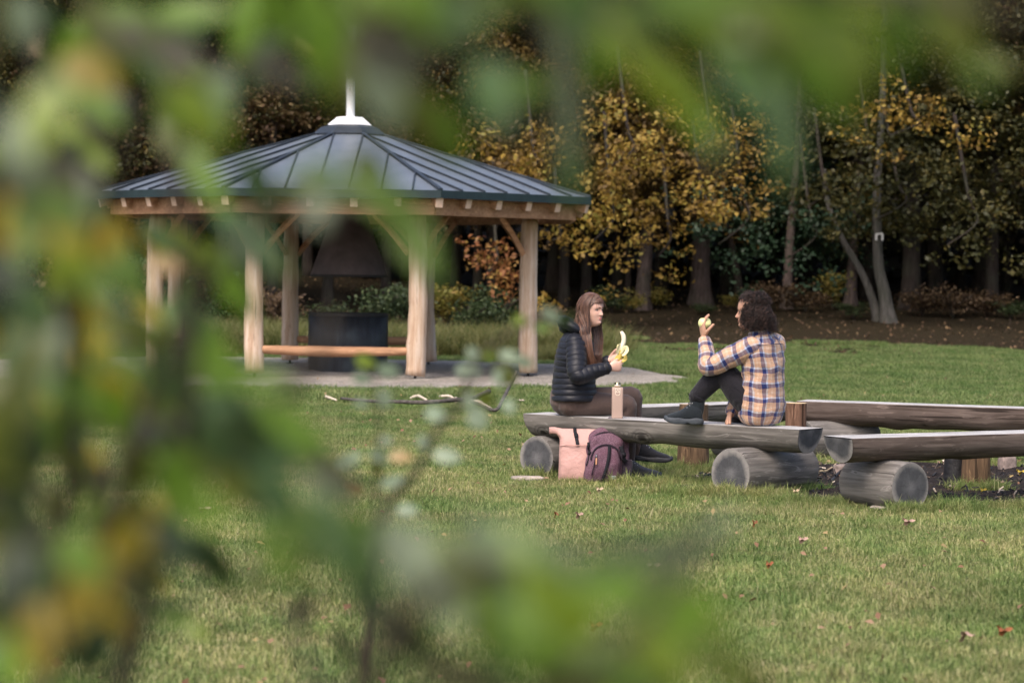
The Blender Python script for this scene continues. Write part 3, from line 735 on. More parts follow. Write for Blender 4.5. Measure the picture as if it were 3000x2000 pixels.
def leaf_cloud(centres, per, spread, leaf, rg, flat=.38, up=.55, droop=0):
    """leaf sprays round the given centres; returns numpy quads (rhombs)"""
    n = len(centres)*per; c = np.repeat(centres, per, 0)
    off = rg.normal(0, 1, (n, 3))*np.array([spread, spread, spread*flat]); pos = c+off
    nr = rg.normal(0, 1, (n, 3))*up+np.array([0, -.25, .9]); nr /= np.linalg.norm(nr, axis=1)[:, None]
    a = rg.normal(0, 1, (n, 3)); a -= nr*(a*nr).sum(1)[:, None]; a /= np.linalg.norm(a, axis=1)[:, None]; b = np.cross(nr, a)
    L = leaf*rg.uniform(.6, 1.25, n)[:, None]; W = L*rg.uniform(.5, .75, n)[:, None]
    V = np.stack([pos-a*L/2, pos+b*W/2-a*L*.05+nr*L*.08, pos+a*L/2-nr*L*.1, pos-b*W/2+a*L*.05+nr*L*.08], 1); return V
def quads_mesh(name, V, mats, mi=None):
    n = len(V); me = bpy.data.meshes.new(name); me.vertices.add(n*4); me.vertices.foreach_set('co', V.reshape(-1).astype(np.float32))
    me.loops.add(n*4); me.loops.foreach_set('vertex_index', np.arange(n*4, dtype=np.int32))
    me.polygons.add(n); me.polygons.foreach_set('loop_start', (np.arange(n)*4).astype(np.int32)); me.polygons.foreach_set('loop_total', np.full(n, 4, np.int32))
    for m in (mats if isinstance(mats, (list, tuple)) else [mats]): me.materials.append(m)
    me.update(calc_edges=True); return me
def crown_mesh(name, seed, R0, z0, z1, nlimb, mat, per=34, leaf=.15, nt=9):
    """branches fan out from the trunk, twigs with leaf sprays hang along them"""
    rg = np.random.default_rng(seed); cs = []
    for k in range(nlimb):
        a = rg.uniform(0, 2*PI); zb = rg.uniform(z0, z1)**1.0; f = (zb-z0)/(z1-z0)
        Lb = R0*(1-.55*f**1.5)*rg.uniform(.65, 1.1); rise = rg.uniform(-.12, .35)
        for j in range(nt):
            t_ = (j+rg.uniform(.2, 1))/nt; r = Lb*(.18+.82*t_); w = .42*Lb*t_*.55
            cs.append([r*math.cos(a)+rg.normal(0, w*.6), r*math.sin(a)+rg.normal(0, w*.6), zb+rise*r-.10*r*r*.35*t_+rg.normal(0, .16)])
    V = leaf_cloud(np.array(cs), per, .30, leaf, rg)
    return quads_mesh(name, V, mat)
M_goldc = leaf_mat('shaded_oak_leaves', [(0, (.03, .02, .008)), (.4, (.09, .055, .016)), (.75, (.19, .125, .03)), (1, (.08, .085, .022))], .3, .55, .9)  # darker copy of the golden leaves, crown shade put into the colour for depth
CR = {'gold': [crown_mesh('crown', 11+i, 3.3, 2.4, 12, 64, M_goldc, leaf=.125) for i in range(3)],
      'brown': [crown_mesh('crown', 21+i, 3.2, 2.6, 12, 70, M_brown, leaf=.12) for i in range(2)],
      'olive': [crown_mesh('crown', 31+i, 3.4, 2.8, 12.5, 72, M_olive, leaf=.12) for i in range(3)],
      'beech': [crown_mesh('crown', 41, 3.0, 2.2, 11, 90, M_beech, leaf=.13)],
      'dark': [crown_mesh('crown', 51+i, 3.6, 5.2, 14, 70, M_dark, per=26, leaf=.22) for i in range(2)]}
def tree(px, py, wpx, kind, label, path=None, bark=None, crown_off=(0, 0), cs=(1, 1, 1), crz=None, name='oak_tree', cat='tree', group='trees along the forest edge', pos=None, zc=0, w=None):
    """base at a photo pixel; path: extra trunk points (dpx, height) """
    g = Vector(pos) if pos is not None else on_ground(px, py); s = FPX/g.y; r = (w if w else wpx/s)/2
    root = empty(name, g, label, cat, group); mb = MB()
    pts = [(0, 0, -.15)]+[(dx/s, dy, h) for dx, dy, h in (path or [(random.uniform(-8, 8), 0, 4), (random.uniform(-14, 14), 0, 9), (random.uniform(-20, 20), 0, 13)])]
    sp = smooth_path(pts, 8); n = len(sp)
    rr = [r*(1-.62*i/n)*(1+.45*math.exp(-max(0, p_[2])/.28)) for i, p_ in enumerate(sp)]
    tube(mb, sp, rr, seg=18, up=(1, 0, 0), mod=lambda i, a, v: 1+.06*mnoise.noise(Vector((math.cos(a)*2, math.sin(a)*2, v*.8+px)))+(.14*math.sin(5*a+px)*math.exp(-v/.35)))
    obj('trunk', mb, bark or M_bkd, root)
    if kind:
        me = random.choice(CR[kind]); c_ = bpy.data.objects.new('crown', me); col.objects.link(c_); c_.parent = root
        c_.location = (crown_off[0], crown_off[1], zc-g.z*.6+(random.choice((-.3, .2, .9, 1.8)) if pos is None else 0)); c_.rotation_euler = (0, 0, random.uniform(0, 6.28) if crz is None else crz); c_.scale = cs
    return root
# the trees one can tell apart along the edge
tree(2052, 892, 60, 'gold', 'thickest upright trunk straight behind the space between the two people, golden crown', [(0, 0, 3), (4, 0, 8), (0, 0, 13)], M_bk, (-1.0, -1.2), (.85, .85, 1), .3)
tree(2168, 893, 26, 'beech', 'dark bent trunk curving up towards the thickest trunk', [(-8, 0, .7), (-30, 0, 1.7), (-60, 0, 2.8), (-62, 0, 4), (-50, 0, 8)], M_bkd, (1.2, .8), (.8, .8, .9), 1.0, name='beech_tree')
tree(2304, 902, 30, 'beech', 'slim straight dark trunk just right of the curly-haired man', [(6, 0, 1.5), (18, 0, 3.2), (30, 0, 6), (40, 0, 12)], M_bk, (-.6, 2.0), (.85, .85, .9), 2.0, name='beech_tree')
tree(2576, 938, 27, None, 'pale trunk slanting far to one side from the foot of the pale marked tree', [(-14, 0, .35), (-50, 0, 1.1), (-110, 0, 1.95), (-150, 0, 2.7), (-165, 0, 3.3), (-168, 0, 3.7)], M_bkl, name='beech_tree')
bt = tree(2606, 942, 40, 'olive', 'pale grey beech with a white paint mark on its trunk', [(-14, 0, .6), (-34, 0, 1.35), (-40, 0, 2.2), (-42, 0, 3.4), (-30, 0, 6), (-30, 0, 12)], M_bkl, (-.4, .4), (1, 1, 1), .4, name='beech_tree')
mb = MB()
s_ = FPX/bt.location.y
for dx in (-46, -28): 
    beam(mb, (dx/s_, -.168-.0, 1.98), (dx/s_, -.168, 2.14), .02, .05)
beam(mb, ((-46)/s_, -.172, 2.13), ((-28)/s_, -.172, 2.15), .02, .04)
obj('paint_mark', mb, simple('white_paint', (.6, .6, .58), .8), bt, smooth=False)
tree(2668, 905, 60, 'olive', 'dark broad trunk right behind the marked pale beech', [(0, 0, 4), (-10, 0, 12)], M_bkd, (.5, -.5), (1, 1, 1), 1.4)
tree(2490, 893, 34, 'olive', 'mid brown straight trunk between the slanting trunk and the marked beech', [(10, 0, 2), (28, 0, 4.2), (30, 0, 12)], M_bk, (.3, -.2), (.9, .9, .95), 3.0)
tree(2735, 880, 36, 'olive', 'dark trunk with low brown foliage behind the bracken on the far right', None, M_bkd, (1.0, -1.2), (1, 1, 1), 4.2)
tree(2905, 905, 40, 'olive', 'dark oak at the right border of the view, crown hanging low', None, M_bkd, (.5, -1.5), (1.1, 1.1, 1), 5.0)
tree(3080, 900, 40, 'brown', 'dark oak beyond the right border of the view', None, M_bkd, (-.5, -.5), (1.1, 1.1, 1), .8)
tree(1880, 905, 44, 'gold', 'leaning trunk with a golden crown, nearest to the left of the thickest trunk', [(14, 0, 2), (40, 0, 4.2), (60, 0, 7), (70, 0, 12)], M_bk, (-.6, -1.2), (.8, .8, 1), 1.1)
tree(1838, 900, 20, 'gold', 'thin pole-like trunk above the banana', [(4, 0, 2), (14, 0, 5), (20, 0, 12)], M_bkd, (-.8, -1.6), (.75, .75, .95), 2.2)
tree(1718, 890, 34, 'gold', 'dark trunk right behind the head of the woman', None, M_bkd, (-.4, -1.2), (.9, .9, 1), 3.3)
tree(1652, 898, 32, 'gold', 'dark trunk between the shelter post and the woman', None, M_bkd, (-.5, -1.0), (.9, .9, 1), 4.4)
tree(1330, 880, 34, 'gold', 'thin dark trunk seen under the shelter roof with rusty low twigs', [(10, 0, 2), (25, 0, 5), (30, 0, 12)], M_bkd, (.6, -2.0), (.85, .85, 1), 5.5)
tree(1440, 905, 30, 'gold', 'trunk hidden behind the right shelter post', None, M_bkd, (.2, -1.2), (.85, .85, 1), .2)
for i, (px, py, kind, lab) in enumerate([(1130, 900, 'brown', 'brownish oak rising behind the roof ridge'), (960, 890, 'olive', 'oak behind the flue pipe of the shelter'),
        (800, 900, 'brown', 'rust-coloured oak behind the left slope of the roof'), (640, 890, 'olive', 'olive oak behind the left eaves'),
        (480, 900, 'brown', 'brown oak behind the far left shelter posts'), (320, 900, 'olive', 'olive oak behind the dense shrub'), (150, 890, 'brown', 'dark brown oak far left behind the shrub'), (-20, 900, 'olive', 'oak at the left border behind the shrub'), (-220, 900, 'brown', 'oak beyond the left border of the view')]):
    tree(px, py, 32, kind, lab, None, M_bkd, (0, -.6), (.95, .95, 1), i*1.3)
# second row: dark trunks that carry the closed canopy
k = 0
for row, (d, st) in enumerate(((68, 1.75), (74, 2.3), (80, 3.0))):
    X = -20+row*.8
    while X < 21:
        x = X+random.uniform(-.5, .5); y = d+random.uniform(-2, 2)
        nm = tree(0, 0, 0, 'dark', 'plain dark trunk in the shaded rows behind the forest edge', None, M_bkd, (0, 0), (1, 1, 1), None, 'forest_tree', 'tree', 'dark trunks deep in the forest', (x, y, ground_z(x, y)), 0, random.uniform(.2, .42))
        X += st; k += 1
# the closed wood farther back
rg = np.random.default_rng(99)
cs = np.c_[rg.uniform(-45, 45, 2600), rg.uniform(84, 95, 2600), rg.uniform(0.5, 17, 2600)]
V = leaf_cloud(cs, 24, .8, .62, rg, .6, 1.0)
for side in (-1, 1):
    cs = np.c_[side*rg.uniform(21, 30, 700), rg.uniform(48, 88, 700), rg.uniform(.5, 15, 700)]; V = np.concatenate([V, leaf_cloud(cs, 24, .8, .6, rg, .6, 1.0)])
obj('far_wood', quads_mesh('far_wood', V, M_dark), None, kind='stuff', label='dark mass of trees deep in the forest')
# hanging rusty and golden sprays of single low branches
def low_spray(px, py, d, w, h, n, mat, label, seed):
    c = P(px, py, d); s = FPX/d; rg = np.random.default_rng(seed); cs = np.c_[rg.normal(0, w/s/2.2, n), rg.normal(0, .5, n), rg.normal(0, h/s/2.2, n)]
    V = leaf_cloud(cs, 30, .2, .14, rg, .6, .9)
    root = empty('low_branch', c, label, 'branch', 'low leafy branches at the forest edge')
    obj('leaves', quads_mesh('leaves', V, mat), None, root)
    mb = MB(); tube(mb, smooth_path([(-w/s*.1, 1.5, h/s*.9+1.2), (0, .6, h/s*.4), (w/s*.05, 0, 0), (-w/s*.3, -.1, -h/s*.35)], 5), [.05*(1-.04*i) for i in range(16)], seg=6, up=(1, 0, 0)); obj('twig', mb, M_bkd, root)
low_spray(1450, 760, 56, 120, 170, 16, leaf_mat('rusty_leaves', [(0, (.2, .07, .03)), (.5, (.34, .15, .06)), (1, (.3, .2, .05))], .35), 'rusty branch hanging low between the two right shelter posts', 1)
low_spray(1790, 640, 56, 170, 190, 26, M_gold, 'golden branch hanging beside the leaning trunk above the woman', 2)
low_spray(1840, 440, 56, 280, 190, 34, M_gold, 'large golden branch above the thin pole-like trunk', 3)
low_spray(2060, 590, 57, 190, 110, 20, M_gold, 'golden branch hanging before the thickest trunk', 4)
low_spray(2680, 360, 57, 260, 110, 20, M_gold, 'golden branch high over the marked beech', 5)
low_spray(2080, 400, 57, 180, 130, 20, M_gold, 'golden branch jutting out under the blurred leaf over the middle', 6)
low_spray(1560, 480, 56, 240, 150, 26, M_gold, 'yellow-brown branch just above the right end of the roof', 7)
low_spray(2640, 590, 58, 260, 160, 26, M_olive, 'olive branch before the broad dark trunk behind the beech', 8)
low_spray(1640, 690, 57, 130, 60, 9, M_gold, 'yellow branch between the shelter post and the dark trunks', 9)
low_spray(2180, 640, 60, 250, 220, 26, M_beech, 'dark green branch right of the thickest trunk', 10)
low_spray(2380, 690, 60, 220, 180, 20, M_beech, 'dark green branch left of the slanting trunk', 11)
low_spray(2420, 560, 58, 160, 120, 14, M_olive, 'olive branch hiding the top of the slanting trunk', 12)
low_spray(2560, 500, 57, 220, 150, 22, M_olive, 'olive branch hanging over the marked beech', 13)
low_spray(2850, 650, 57, 260, 200, 26, M_olive, 'dark olive branch low at the right border', 14)
low_spray(1960, 700, 58, 110, 150, 9, M_gold, 'few yellow leaves left of the thickest trunk', 15)
low_spray(1560, 900, 56, 100, 60, 7, M_gold, 'golden leaves low behind the right shelter post', 16)
# undergrowth
M_fern = leaf_mat('fern_green', [(0, (.018, .035, .014)), (.6, (.042, .068, .026)), (1, (.10, .13, .055))], .35, .6)
M_bracken = leaf_mat('dry_bracken', [(0, (.05, .03, .018)), (.6, (.11, .07, .04)), (1, (.22, .15, .08))], .3, .7)
M_yel = leaf_mat('yellow_shoots', [(0, (.12, .12, .03)), (.6, (.25, .22, .05)), (1, (.3, .2, .05))], .35, .6)
def bush_mesh(seed, mat, w=1.0, h=.7, n=42, leaf=.085, stems=9):
    rg = np.random.default_rng(seed); cs = []
    mbx = MB()
    for k in range(stems):
        a = rg.uniform(0, 2*PI); l = rg.uniform(.5, 1.0); tip = np.array([w/2*l*math.cos(a), w/2*l*math.sin(a), h*rg.uniform(.55, 1.1)])
        for j in range(n//stems+2):
            t_ = rg.uniform(.25, 1.05); p_ = tip*np.array([t_, t_, 1-max(0, 1-t_)**1.7]); p_[2] -= max(0, t_-.8)*.6*h; cs.append(p_+rg.normal(0, .05, 3))
    return quads_mesh('foliage', leaf_cloud(np.array(cs), 20, .11, leaf, rg, .6, .8), mat)
def stems_mesh(seed, w, h):
    rg = np.random.default_rng(seed); mb = MB()
    for k in range(7):
        a = rg.uniform(0, 2*PI); l = rg.uniform(.4, .9); tip = (w/2*l*math.cos(a), w/2*l*math.sin(a), h*.8)
        tube(mb, smooth_path([(0, 0, -.05), (tip[0]*.3, tip[1]*.3, h*.45), tip], 4), [.012]*9, seg=5, up=(1, 0, 0))
    return mb.mesh('stems', M_bkd)
BU = {'fern': [(bush_mesh(100+i, M_fern, 1.3, .85), stems_mesh(100+i, 1.3, .85)) for i in range(3)], 'bracken': [(bush_mesh(110+i, M_bracken, 1.2, .65), stems_mesh(110+i, 1.2, .65)) for i in range(3)],
      'yellow': [(bush_mesh(120+i, M_yel, .9, .8, 30), stems_mesh(120+i, .9, .8)) for i in range(2)]}
def bush(px, py, kind, sc_, label, sz=1.0):
    g = on_ground(px, py); f, s = random.choice(BU[kind])
    root = empty({'fern': 'fern_bush', 'bracken': 'bracken_clump', 'yellow': 'sapling_bush'}[kind], g, label, 'bush', 'bushes and bracken at the foot of the forest', random.uniform(0, 6))
    for nm, me in (('foliage', f), ('stems', s)):
        o = bpy.data.objects.new(nm, me); col.objects.link(o); o.parent = root; o.scale = (sc_, sc_, sc_*sz)
    return root
for px, py, kd, s, sz, lab in [
    (960, 985, 'fern', 1.0, .8, 'green fern bush behind the fire drum'), (1120, 975, 'fern', 1.1, 1.1, 'tall green bush between the fire drum and the near post'), (1180, 960, 'fern', 1.1, .9, 'green bush hidden behind the near shelter post'),
    (1370, 985, 'fern', 1.2, .8, 'green bramble between the two right shelter posts'), (1455, 975, 'fern', 1.3, .9, 'green bramble right behind the plank seat'), (1590, 975, 'bracken', 1.0, .9, 'low bush between the right shelter post and the woman'),
    (1310, 965, 'yellow', 1.3, .9, 'yellowish bush next to the rear shelter post'), (800, 975, 'bracken', 1.3, 1.0, 'brown bush left of the rear left post'), (680, 985, 'bracken', 1.4, 1.2, 'dry grassy bush left of the front left post'),
    (590, 990, 'fern', 1.4, 1.0, 'green bush just beyond the left shelter posts'), (470, 985, 'bracken', 1.5, 1.3, 'dry brown bush left of the far left shelter post'), (330, 985, 'fern', 1.5, 1.1, 'green bush farther left of the shelter'), (200, 985, 'bracken', 1.6, 1.3, 'brown bush well left of the shelter'), (60, 985, 'fern', 1.6, 1.2, 'green bush by the left border'),
    (1850, 915, 'yellow', .8, .8, 'small yellow shoot between the banana and the woman'), (1925, 905, 'yellow', 1.0, .7, 'yellow bush left of the thickest trunk'), (1790, 915, 'fern', .9, .8, 'dark fern behind the face of the woman'),
    (2140, 905, 'yellow', .6, .7, 'small yellow bush left of the man at head height'), (2230, 908, 'bracken', 1.1, .9, 'brown bracken behind the hair of the man'), (2360, 912, 'bracken', 1.2, .8, 'brown bracken right of the man'), (2440, 905, 'yellow', 1.0, 1.1, 'yellow-green sapling before the slanting trunk'), 
    (2500, 935, 'fern', .7, .6, 'low green fern at the foot of the slanting trunk'), (2700, 925, 'bracken', 1.1, .9, 'brown bracken right of the marked beech'), (2790, 930, 'bracken', 1.2, .9, 'pinkish brown bracken heap towards the right border'), (2890, 925, 'bracken', 1.1, .8, 'bracken heap at the right border'), (2960, 935, 'fern', .9, .6, 'green fern in the right corner of the forest edge'), (2060, 920, 'fern', .6, .5, 'low fern at the foot of the thickest trunk')]:
    bush(px, py, kd, s, lab, sz)
# long dry grass behind the shelter
pt2 = []
TALL = [grass_patch('w%d' % i, 1.0, 900, .42, .010, 60+i) for i in range(3)]
for me in TALL: me.materials[0] = leaf_mat('long_grass_blades', [(0, (.05, .08, .02)), (.5, (.13, .15, .04)), (1, (.28, .24, .11))], .3) if me is TALL[0] else TALL[0].materials[0]
for k in range(900):
    X = random.uniform(-11.5, 1.6); Y = random.uniform(40.4, 47)
    if in_gravel(X, Y) > .06 and mnoise.noise(Vector((X*.5, Y*.5, 9)))+(.35 if Y > 42 else -.05) > 0: pt2.append((X, Y, ground_z(X, Y)-.02, random.uniform(0, 6.28), random.uniform(.6, 1.2)*(1 if Y > 42 else .5), random.randrange(3)))
instanced_stuff('long_grass', TALL, pt2, 'long dry grass growing behind the shelter')
# ---------------------------------------------------------------- people
def skin_mat(name, c, c2):
    t = NT(name); n_ = t.noise(t.coord('Object'), 9, 3); cc = t.ramp(n_, [(.35, c), (.7, c2)])
    t.b.inputs['Subsurface Weight'].default_value = .12; t.b.inputs['Subsurface Radius'].default_value = (.01, .004, .002); t.b.inputs['Subsurface Scale'].default_value = .5
    return t.fin(cc, .5, .35)
M_skinW = skin_mat('fair_skin', (.60, .365, .285), (.68, .42, .34)); M_skinM = skin_mat('tan_skin', (.40, .225, .15), (.47, .27, .19))
M_lipW = simple('lips', (.48, .17, .15), .45, .4, 0, .1, 20, 0); M_lipM = simple('lips_brown', (.28, .12, .09), .5, .4, 0, .1, 20, 0)
M_eye = simple('eye_white', (.36, .33, .32), .3, .5, 0, .05, 20, 0); M_iris = simple('iris', (.03, .022, .016), .2, .6, 0, .1, 20, 0)
M_brow = simple('eyebrow', (.10, .06, .045), .8, .2, 0, .2, 50, 0)
def frame(fwd, up=(0, 0, 1)):
    x = Vector(fwd).normalized(); z = Vector(up); z = (z-x*z.dot(x)).normalized(); y = z.cross(x)
    return Matrix((x, y, z)).transposed()          # local x = facing, y = own left, z = up
def g2(a, b, s): return math.exp(-((a)**2+(b)**2)/(s*s))
HZ = [.125, .121, .112, .095, .07, .045, .02, 0, -.02, -.04, -.06, -.08, -.10, -.112, -.117]
HF = [0, .028, .052, .073, .087, .092, .090, .087, .086, .086, .085, .082, .072, .05, 0]
HB = [0, .030, .056, .080, .094, .098, .097, .092, .083, .072, .060, .050, .040, .025, 0]
HW = [0, .025, .045, .062, .072, .0755, .076, .0745, .071, .066, .060, .050, .036, .022, 0]
NZ = [.022, .012, 0, -.012, -.022, -.028, -.034, -.038]; NV = [0, .004, .011, .019, .0255, .024, .009, 0]
def head(mb, c, M, k=1.0, male=False):
    zs = [.125-.242*(i/70) for i in range(71)]; seg = 84; vs = []
    I = lambda z, T_: float(np.interp(-z, [-q for q in HZ], T_))
    G1 = lambda a, s: math.exp(-(a/s)**2)
    for z in zs:
        f, b, w = I(z, HF), I(z, HB), I(z, HW); nv = float(np.interp(-z, [-q for q in NZ], NV))*(1.12 if male else .95); nw = .0085+.006*G1(z+.026, .010)
        for j in range(seg):
            a = 2*PI*j/seg; ca, sa = math.cos(a), math.sin(a); y = w*math.copysign(abs(sa)**.92, sa); x = f*math.copysign(abs(ca)**.88, ca) if ca > 0 else b*ca
            if ca > 0:
                x += nv*G1(y, nw)+.0065*G1(z+.046, .0055)*G1(y, .019)+.0055*G1(z+.060, .006)*G1(y, .017)+.010*G1(z+.086, .013)*G1(y, .021)+.004*G1(z-.028, .010)*G1(y, .045)
                for s in (-1, 1): x += -.010*G1(y-s*.031, .015)*G1(z-.008, .010)+.004*G1(y-s*.044, .02)*G1(z+.024, .018)
            vs.append(Vector(c)+M @ Vector((x, y, z))*k)
    n = len(zs); mb.add(vs, [(i*seg+j, (i+1)*seg+j, (i+1)*seg+(j+1) % seg, i*seg+(j+1) % seg) for i in range(n-1) for j in range(seg)]+[tuple(range(seg)), tuple((n-1)*seg+j for j in range(seg))[::-1]])
    for s in (-1, 1):      # ears
        ball(mb, Vector(c)+M @ Vector((-.008, s*.075, -.006))*k, (.017*k, .008*k, .029*k), M, 12, 8)
def face_parts(parent, c, M, k, lipmat, brow=True, smile=True):
    c = Vector(c); M4 = M
    for s in (-1, 1):
        e = MB(); ball(e, c+M @ Vector((.0690, s*.031, .0075))*k, (.0105*k, .0125*k, .0050*k), M, 14, 10); eo = obj('eye', e, M_eye, parent)
        e = MB(); ball(e, c+M @ Vector((.0775, s*.031, .0075))*k, (.0035*k, .0055*k, .0048*k), M, 12, 8); obj('iris', e, M_iris, eo)
        e = MB(); tube(e, [c+M @ Vector((.0785-.006*abs(t_)-.002*t_, s*(.031+.015*t_), .0135-.004*t_*t_))*k for t_ in (-1, -.5, 0, .5, 1)], [.0015*k, .0022*k, .0024*k, .0022*k, .0014*k], seg=6); obj('eyelashes', e, M_brow, eo)
        e = MB(); tube(e, [c+M @ Vector((.0925-.0035*j-.0022*j*j, s*(.013+.0115*j), .0255+.0035*math.sin(j/3*PI)))*k for j in range(4)], [.0028*k, .0034*k, .003*k, .0015*k], [.004*k]*4, seg=8); obj('eyebrow', e, M_brow, parent)
    e = MB()
    for dz, r_ in ((-.0475, .0036), (-.0575, .0044)):
        tube(e, [c+M @ Vector((.0905-.010*(t_*t_)*1.3, t_*.021, dz+(.004*t_*t_ if smile else 0)))*k for t_ in (-1, -.6, -.25, 0, .25, .6, 1)], [r_*k*q for q in (.3, .7, 1, .95, 1, .7, .3)], seg=8, up=(0, 0, 1), round_ends=True)
    obj('lips', e, lipmat, parent)
def hand(mb, w, fwd, palm, curls, thumb=(.5, .6), k=1.0, left=False, spread=.15, elb=None):
    """w wrist, fwd towards the fingers, palm = direction the palm faces; curls per finger (index..little) in radians"""
    x = Vector(fwd).normalized(); z = -Vector(palm); z = (z-x*z.dot(x)).normalized(); y = z.cross(x)   # z = back of the hand
    s = -1 if left else 1                 # thumb side = +y*s
    o = Vector(w)
    def L(a, b, c): return o+(x*a+y*b*s+z*c)*k
    # palm as lofted slab
    tube(mb, [L(-.03, 0, 0), L(0, 0, 0), L(.02, .001, 0), L(.05, .002, .001), L(.078, .0, .0), L(.088, -.001, 0)], [.021*k, .019*k, .018*k, .016*k, .014*k, .010*k], [.026*k, .026*k, .033*k, .040*k, .040*k, .036*k], seg=16, up=z, round_ends=True)
    fl = [(.031, .072, .0080), (.0105, .080, .0082), (-.0105, .075, .0078), (-.030, .060, .0070)]
    for i, (yy, ln, r) in enumerate(fl):
        cu = curls[i] if hasattr(curls, '__len__') else curls
        a = .15*cu; p_ = Vector((.080-.004*abs(i-1), yy, 0)); pts = [p_-Vector((.02, 0, 0)), p_.copy()]
        side = (1.5-i)*spread
        for seg_, frac in enumerate((.45, .31, .24)):
            a += cu*(.40 if seg_ == 0 else .32)
            dd = Vector((math.cos(a)*math.cos(side), math.sin(side)*math.cos(a), -math.sin(a))); p_ = p_+dd*ln*frac; pts.append(p_.copy())
        sp = smooth_path([tuple(q) for q in pts], 3); n = len(sp)
        tube(mb, [L(*q) for q in sp], [r*k*(1-.22*j/n) for j in range(n)], seg=10, up=z, round_ends=True)
    t0, t1 = thumb
    p0 = Vector((.018, .022, -.004)); d0 = Vector((math.cos(t0), math.sin(t0), -.35*t1)).normalized(); p1 = p0+d0*.034
    d1 = Vector((math.cos(t0*.6), math.sin(t0*.6), -t1)).normalized(); p2 = p1+d1*.028; d2 = Vector((math.cos(t0*.3), math.sin(t0*.2), -t1*1.2)).normalized(); p3 = p2+d2*.022
    sp = smooth_path([tuple(q) for q in (p0, p1, p2, p3)], 3); n = len(sp)
    tube(mb, [L(*q) for q in sp], [.0125*k*(1-.30*j/n) for j in range(n)], seg=10, up=z, round_ends=True)
def remesh(o, vox, sm=2):
    m = o.modifiers.new('remesh', 'REMESH'); m.mode = 'VOXEL'; m.voxel_size = vox; m.use_smooth_shade = True
    s = o.modifiers.new('smooth', 'SMOOTH'); s.iterations = sm; s.factor = .5
    return o
def shoe(parent, name, heel, fwd, k, mats, boot=True, up=(0, 0, 1), lace=True, label=None):
    """heel = point under the heel; returns the shoe object"""
    M = frame(fwd, up); o = Vector(heel)
    bx, bz = (.90, 1.15) if boot and k < 1 else (1, 1)
    def T(v): return o+M @ (Vector((v[0]*bx, v[1], v[2]*bz))*k)
    mb = MB(); secs = [(-.008, .018, .02, .05), (.0, .030, .02, .10), (.03, .038, .02, .135), (.07, .038, .02, .138), (.11, .040, .02, .118), (.15, .044, .02, .094), (.19, .048, .02, .078), (.23, .047, .02, .068), (.26, .043, .02, .060), (.276, .032, .02, .050), (.286, .016, .02, .036)]
    rings = []; seg = 20; sp = smooth_path(secs, 3)
    for (x, w, z0, z1) in sp:
        for j in range(seg):
            a = 2*PI*j/seg; cx = math.cos(a); sx = math.sin(a)
            yy = w*math.copysign(abs(cx)**.75, cx); zz = (z0+z1)/2+(z1-z0)/2*math.copysign(abs(sx)**.7, sx)
            if sx > .3: yy *= 1-.35*(sx-.3)
            rings.append(T((x, yy, zz)))
    n = len(sp); fs = [(i*seg+j, (i+1)*seg+j, (i+1)*seg+(j+1) % seg, i*seg+(j+1) % seg) for i in range(n-1) for j in range(seg)]
    fs += [tuple(range(seg)), tuple((n-1)*seg+j for j in range(seg))[::-1]]
    mb.add(rings, fs)
    if boot: tube(mb, [T((.036, 0, .045)), T((.038, 0, .09)), T((.034, 0, .13)), T((.029, 0, .185))], [.038*k, .050*k, .052*k, .053*k], [.026*k, .034*k, .041*k, .046*k], seg=20, up=M @ Vector((1, 0, 0)), round_ends=False)
    so = obj(name, mb, mats[0], parent, label=label)
    sb = MB(); out = []; m_ = 34
    base = [(-.014, .0), (-.006, .026), (.03, .040), (.08, .036), (.13, .041), (.19, .052), (.235, .052), (.272, .043), (.294, .0)]
    pr = smooth_path([b_ for b_ in base], 4); ol = [(x, max(0, y)) for x, y in pr]; ol = ol+[(x, -y) for x, y in ol[::-1][1:-1]]
    N = len(ol); lv = [(.0, .95), (.005, 1.02), (.022, 1.04), (.036, .98)]
    vs = []
    for z, f in lv:
        for x, y in ol:
            toe = .018*max(0, (x-.19)/.1)**2; wave = .004*math.sin(x*42)*(1 if z > .01 else 0)+(0 if z > .003 or not (.085 < x < .125) else .006)
            vs.append(T(((x-.13)*f+.13, y*f, z+toe+wave)))
    fs = [(i*N+j, i*N+(j+1) % N, (i+1)*N+(j+1) % N, (i+1)*N+j) for i in range(3) for j in range(N)]+[tuple(range(N))[::-1], tuple(3*N+j for j in range(N))]
    sb.add(vs, fs); obj('sole', sb, mats[1], so)
    if lace:
        lb = MB()
        for i in range(5):
            x = .075+.020*i; z = .140-.014*i-.002*i*i*.3
            tube(lb, [T((x, -.022, z-.006)), T((x+.004, 0, z+.004)), T((x+.0, .022, z-.006))], .0026*k, seg=6)
        if boot:
            tube(lb, smooth_path([tuple(T(v)) for v in ((.07, 0, .145), (.085, .01, .150), (.10, .02, .175), (.112, .022, .190), (.105, .02, .187))], 4), .0025*k, seg=6)
            tube(lb, smooth_path([tuple(T(v)) for v in ((.07, 0, .145), (.10, .012, .135), (.115, .018, .10), (.112, .022, .07))], 4), .0022*k, seg=6)
        obj('laces', lb, mats[2], so)
        eb = MB()
        for i in range(4):
            for s in (-1, 1): ball(eb, T((.075+.020*i, s*.027, .130-.014*i)), .0035*k, None, 8, 6)
        obj('eyelets', eb, M_silver0, so)
    return so
def baffle(period, amp, phase=0.0, wob=.0):
    def f(i, a, v):
        q = abs(math.sin(PI*(v+phase+wob*math.sin(2*a+v*20))/period)); return 1-amp+amp*1.15*q**.30+.03*mnoise.noise(Vector((v*9, math.cos(a)*1.6, math.sin(a)*1.6)))+.012*mnoise.noise(Vector((v*60, math.cos(a)*9, math.sin(a)*9)))
    return f
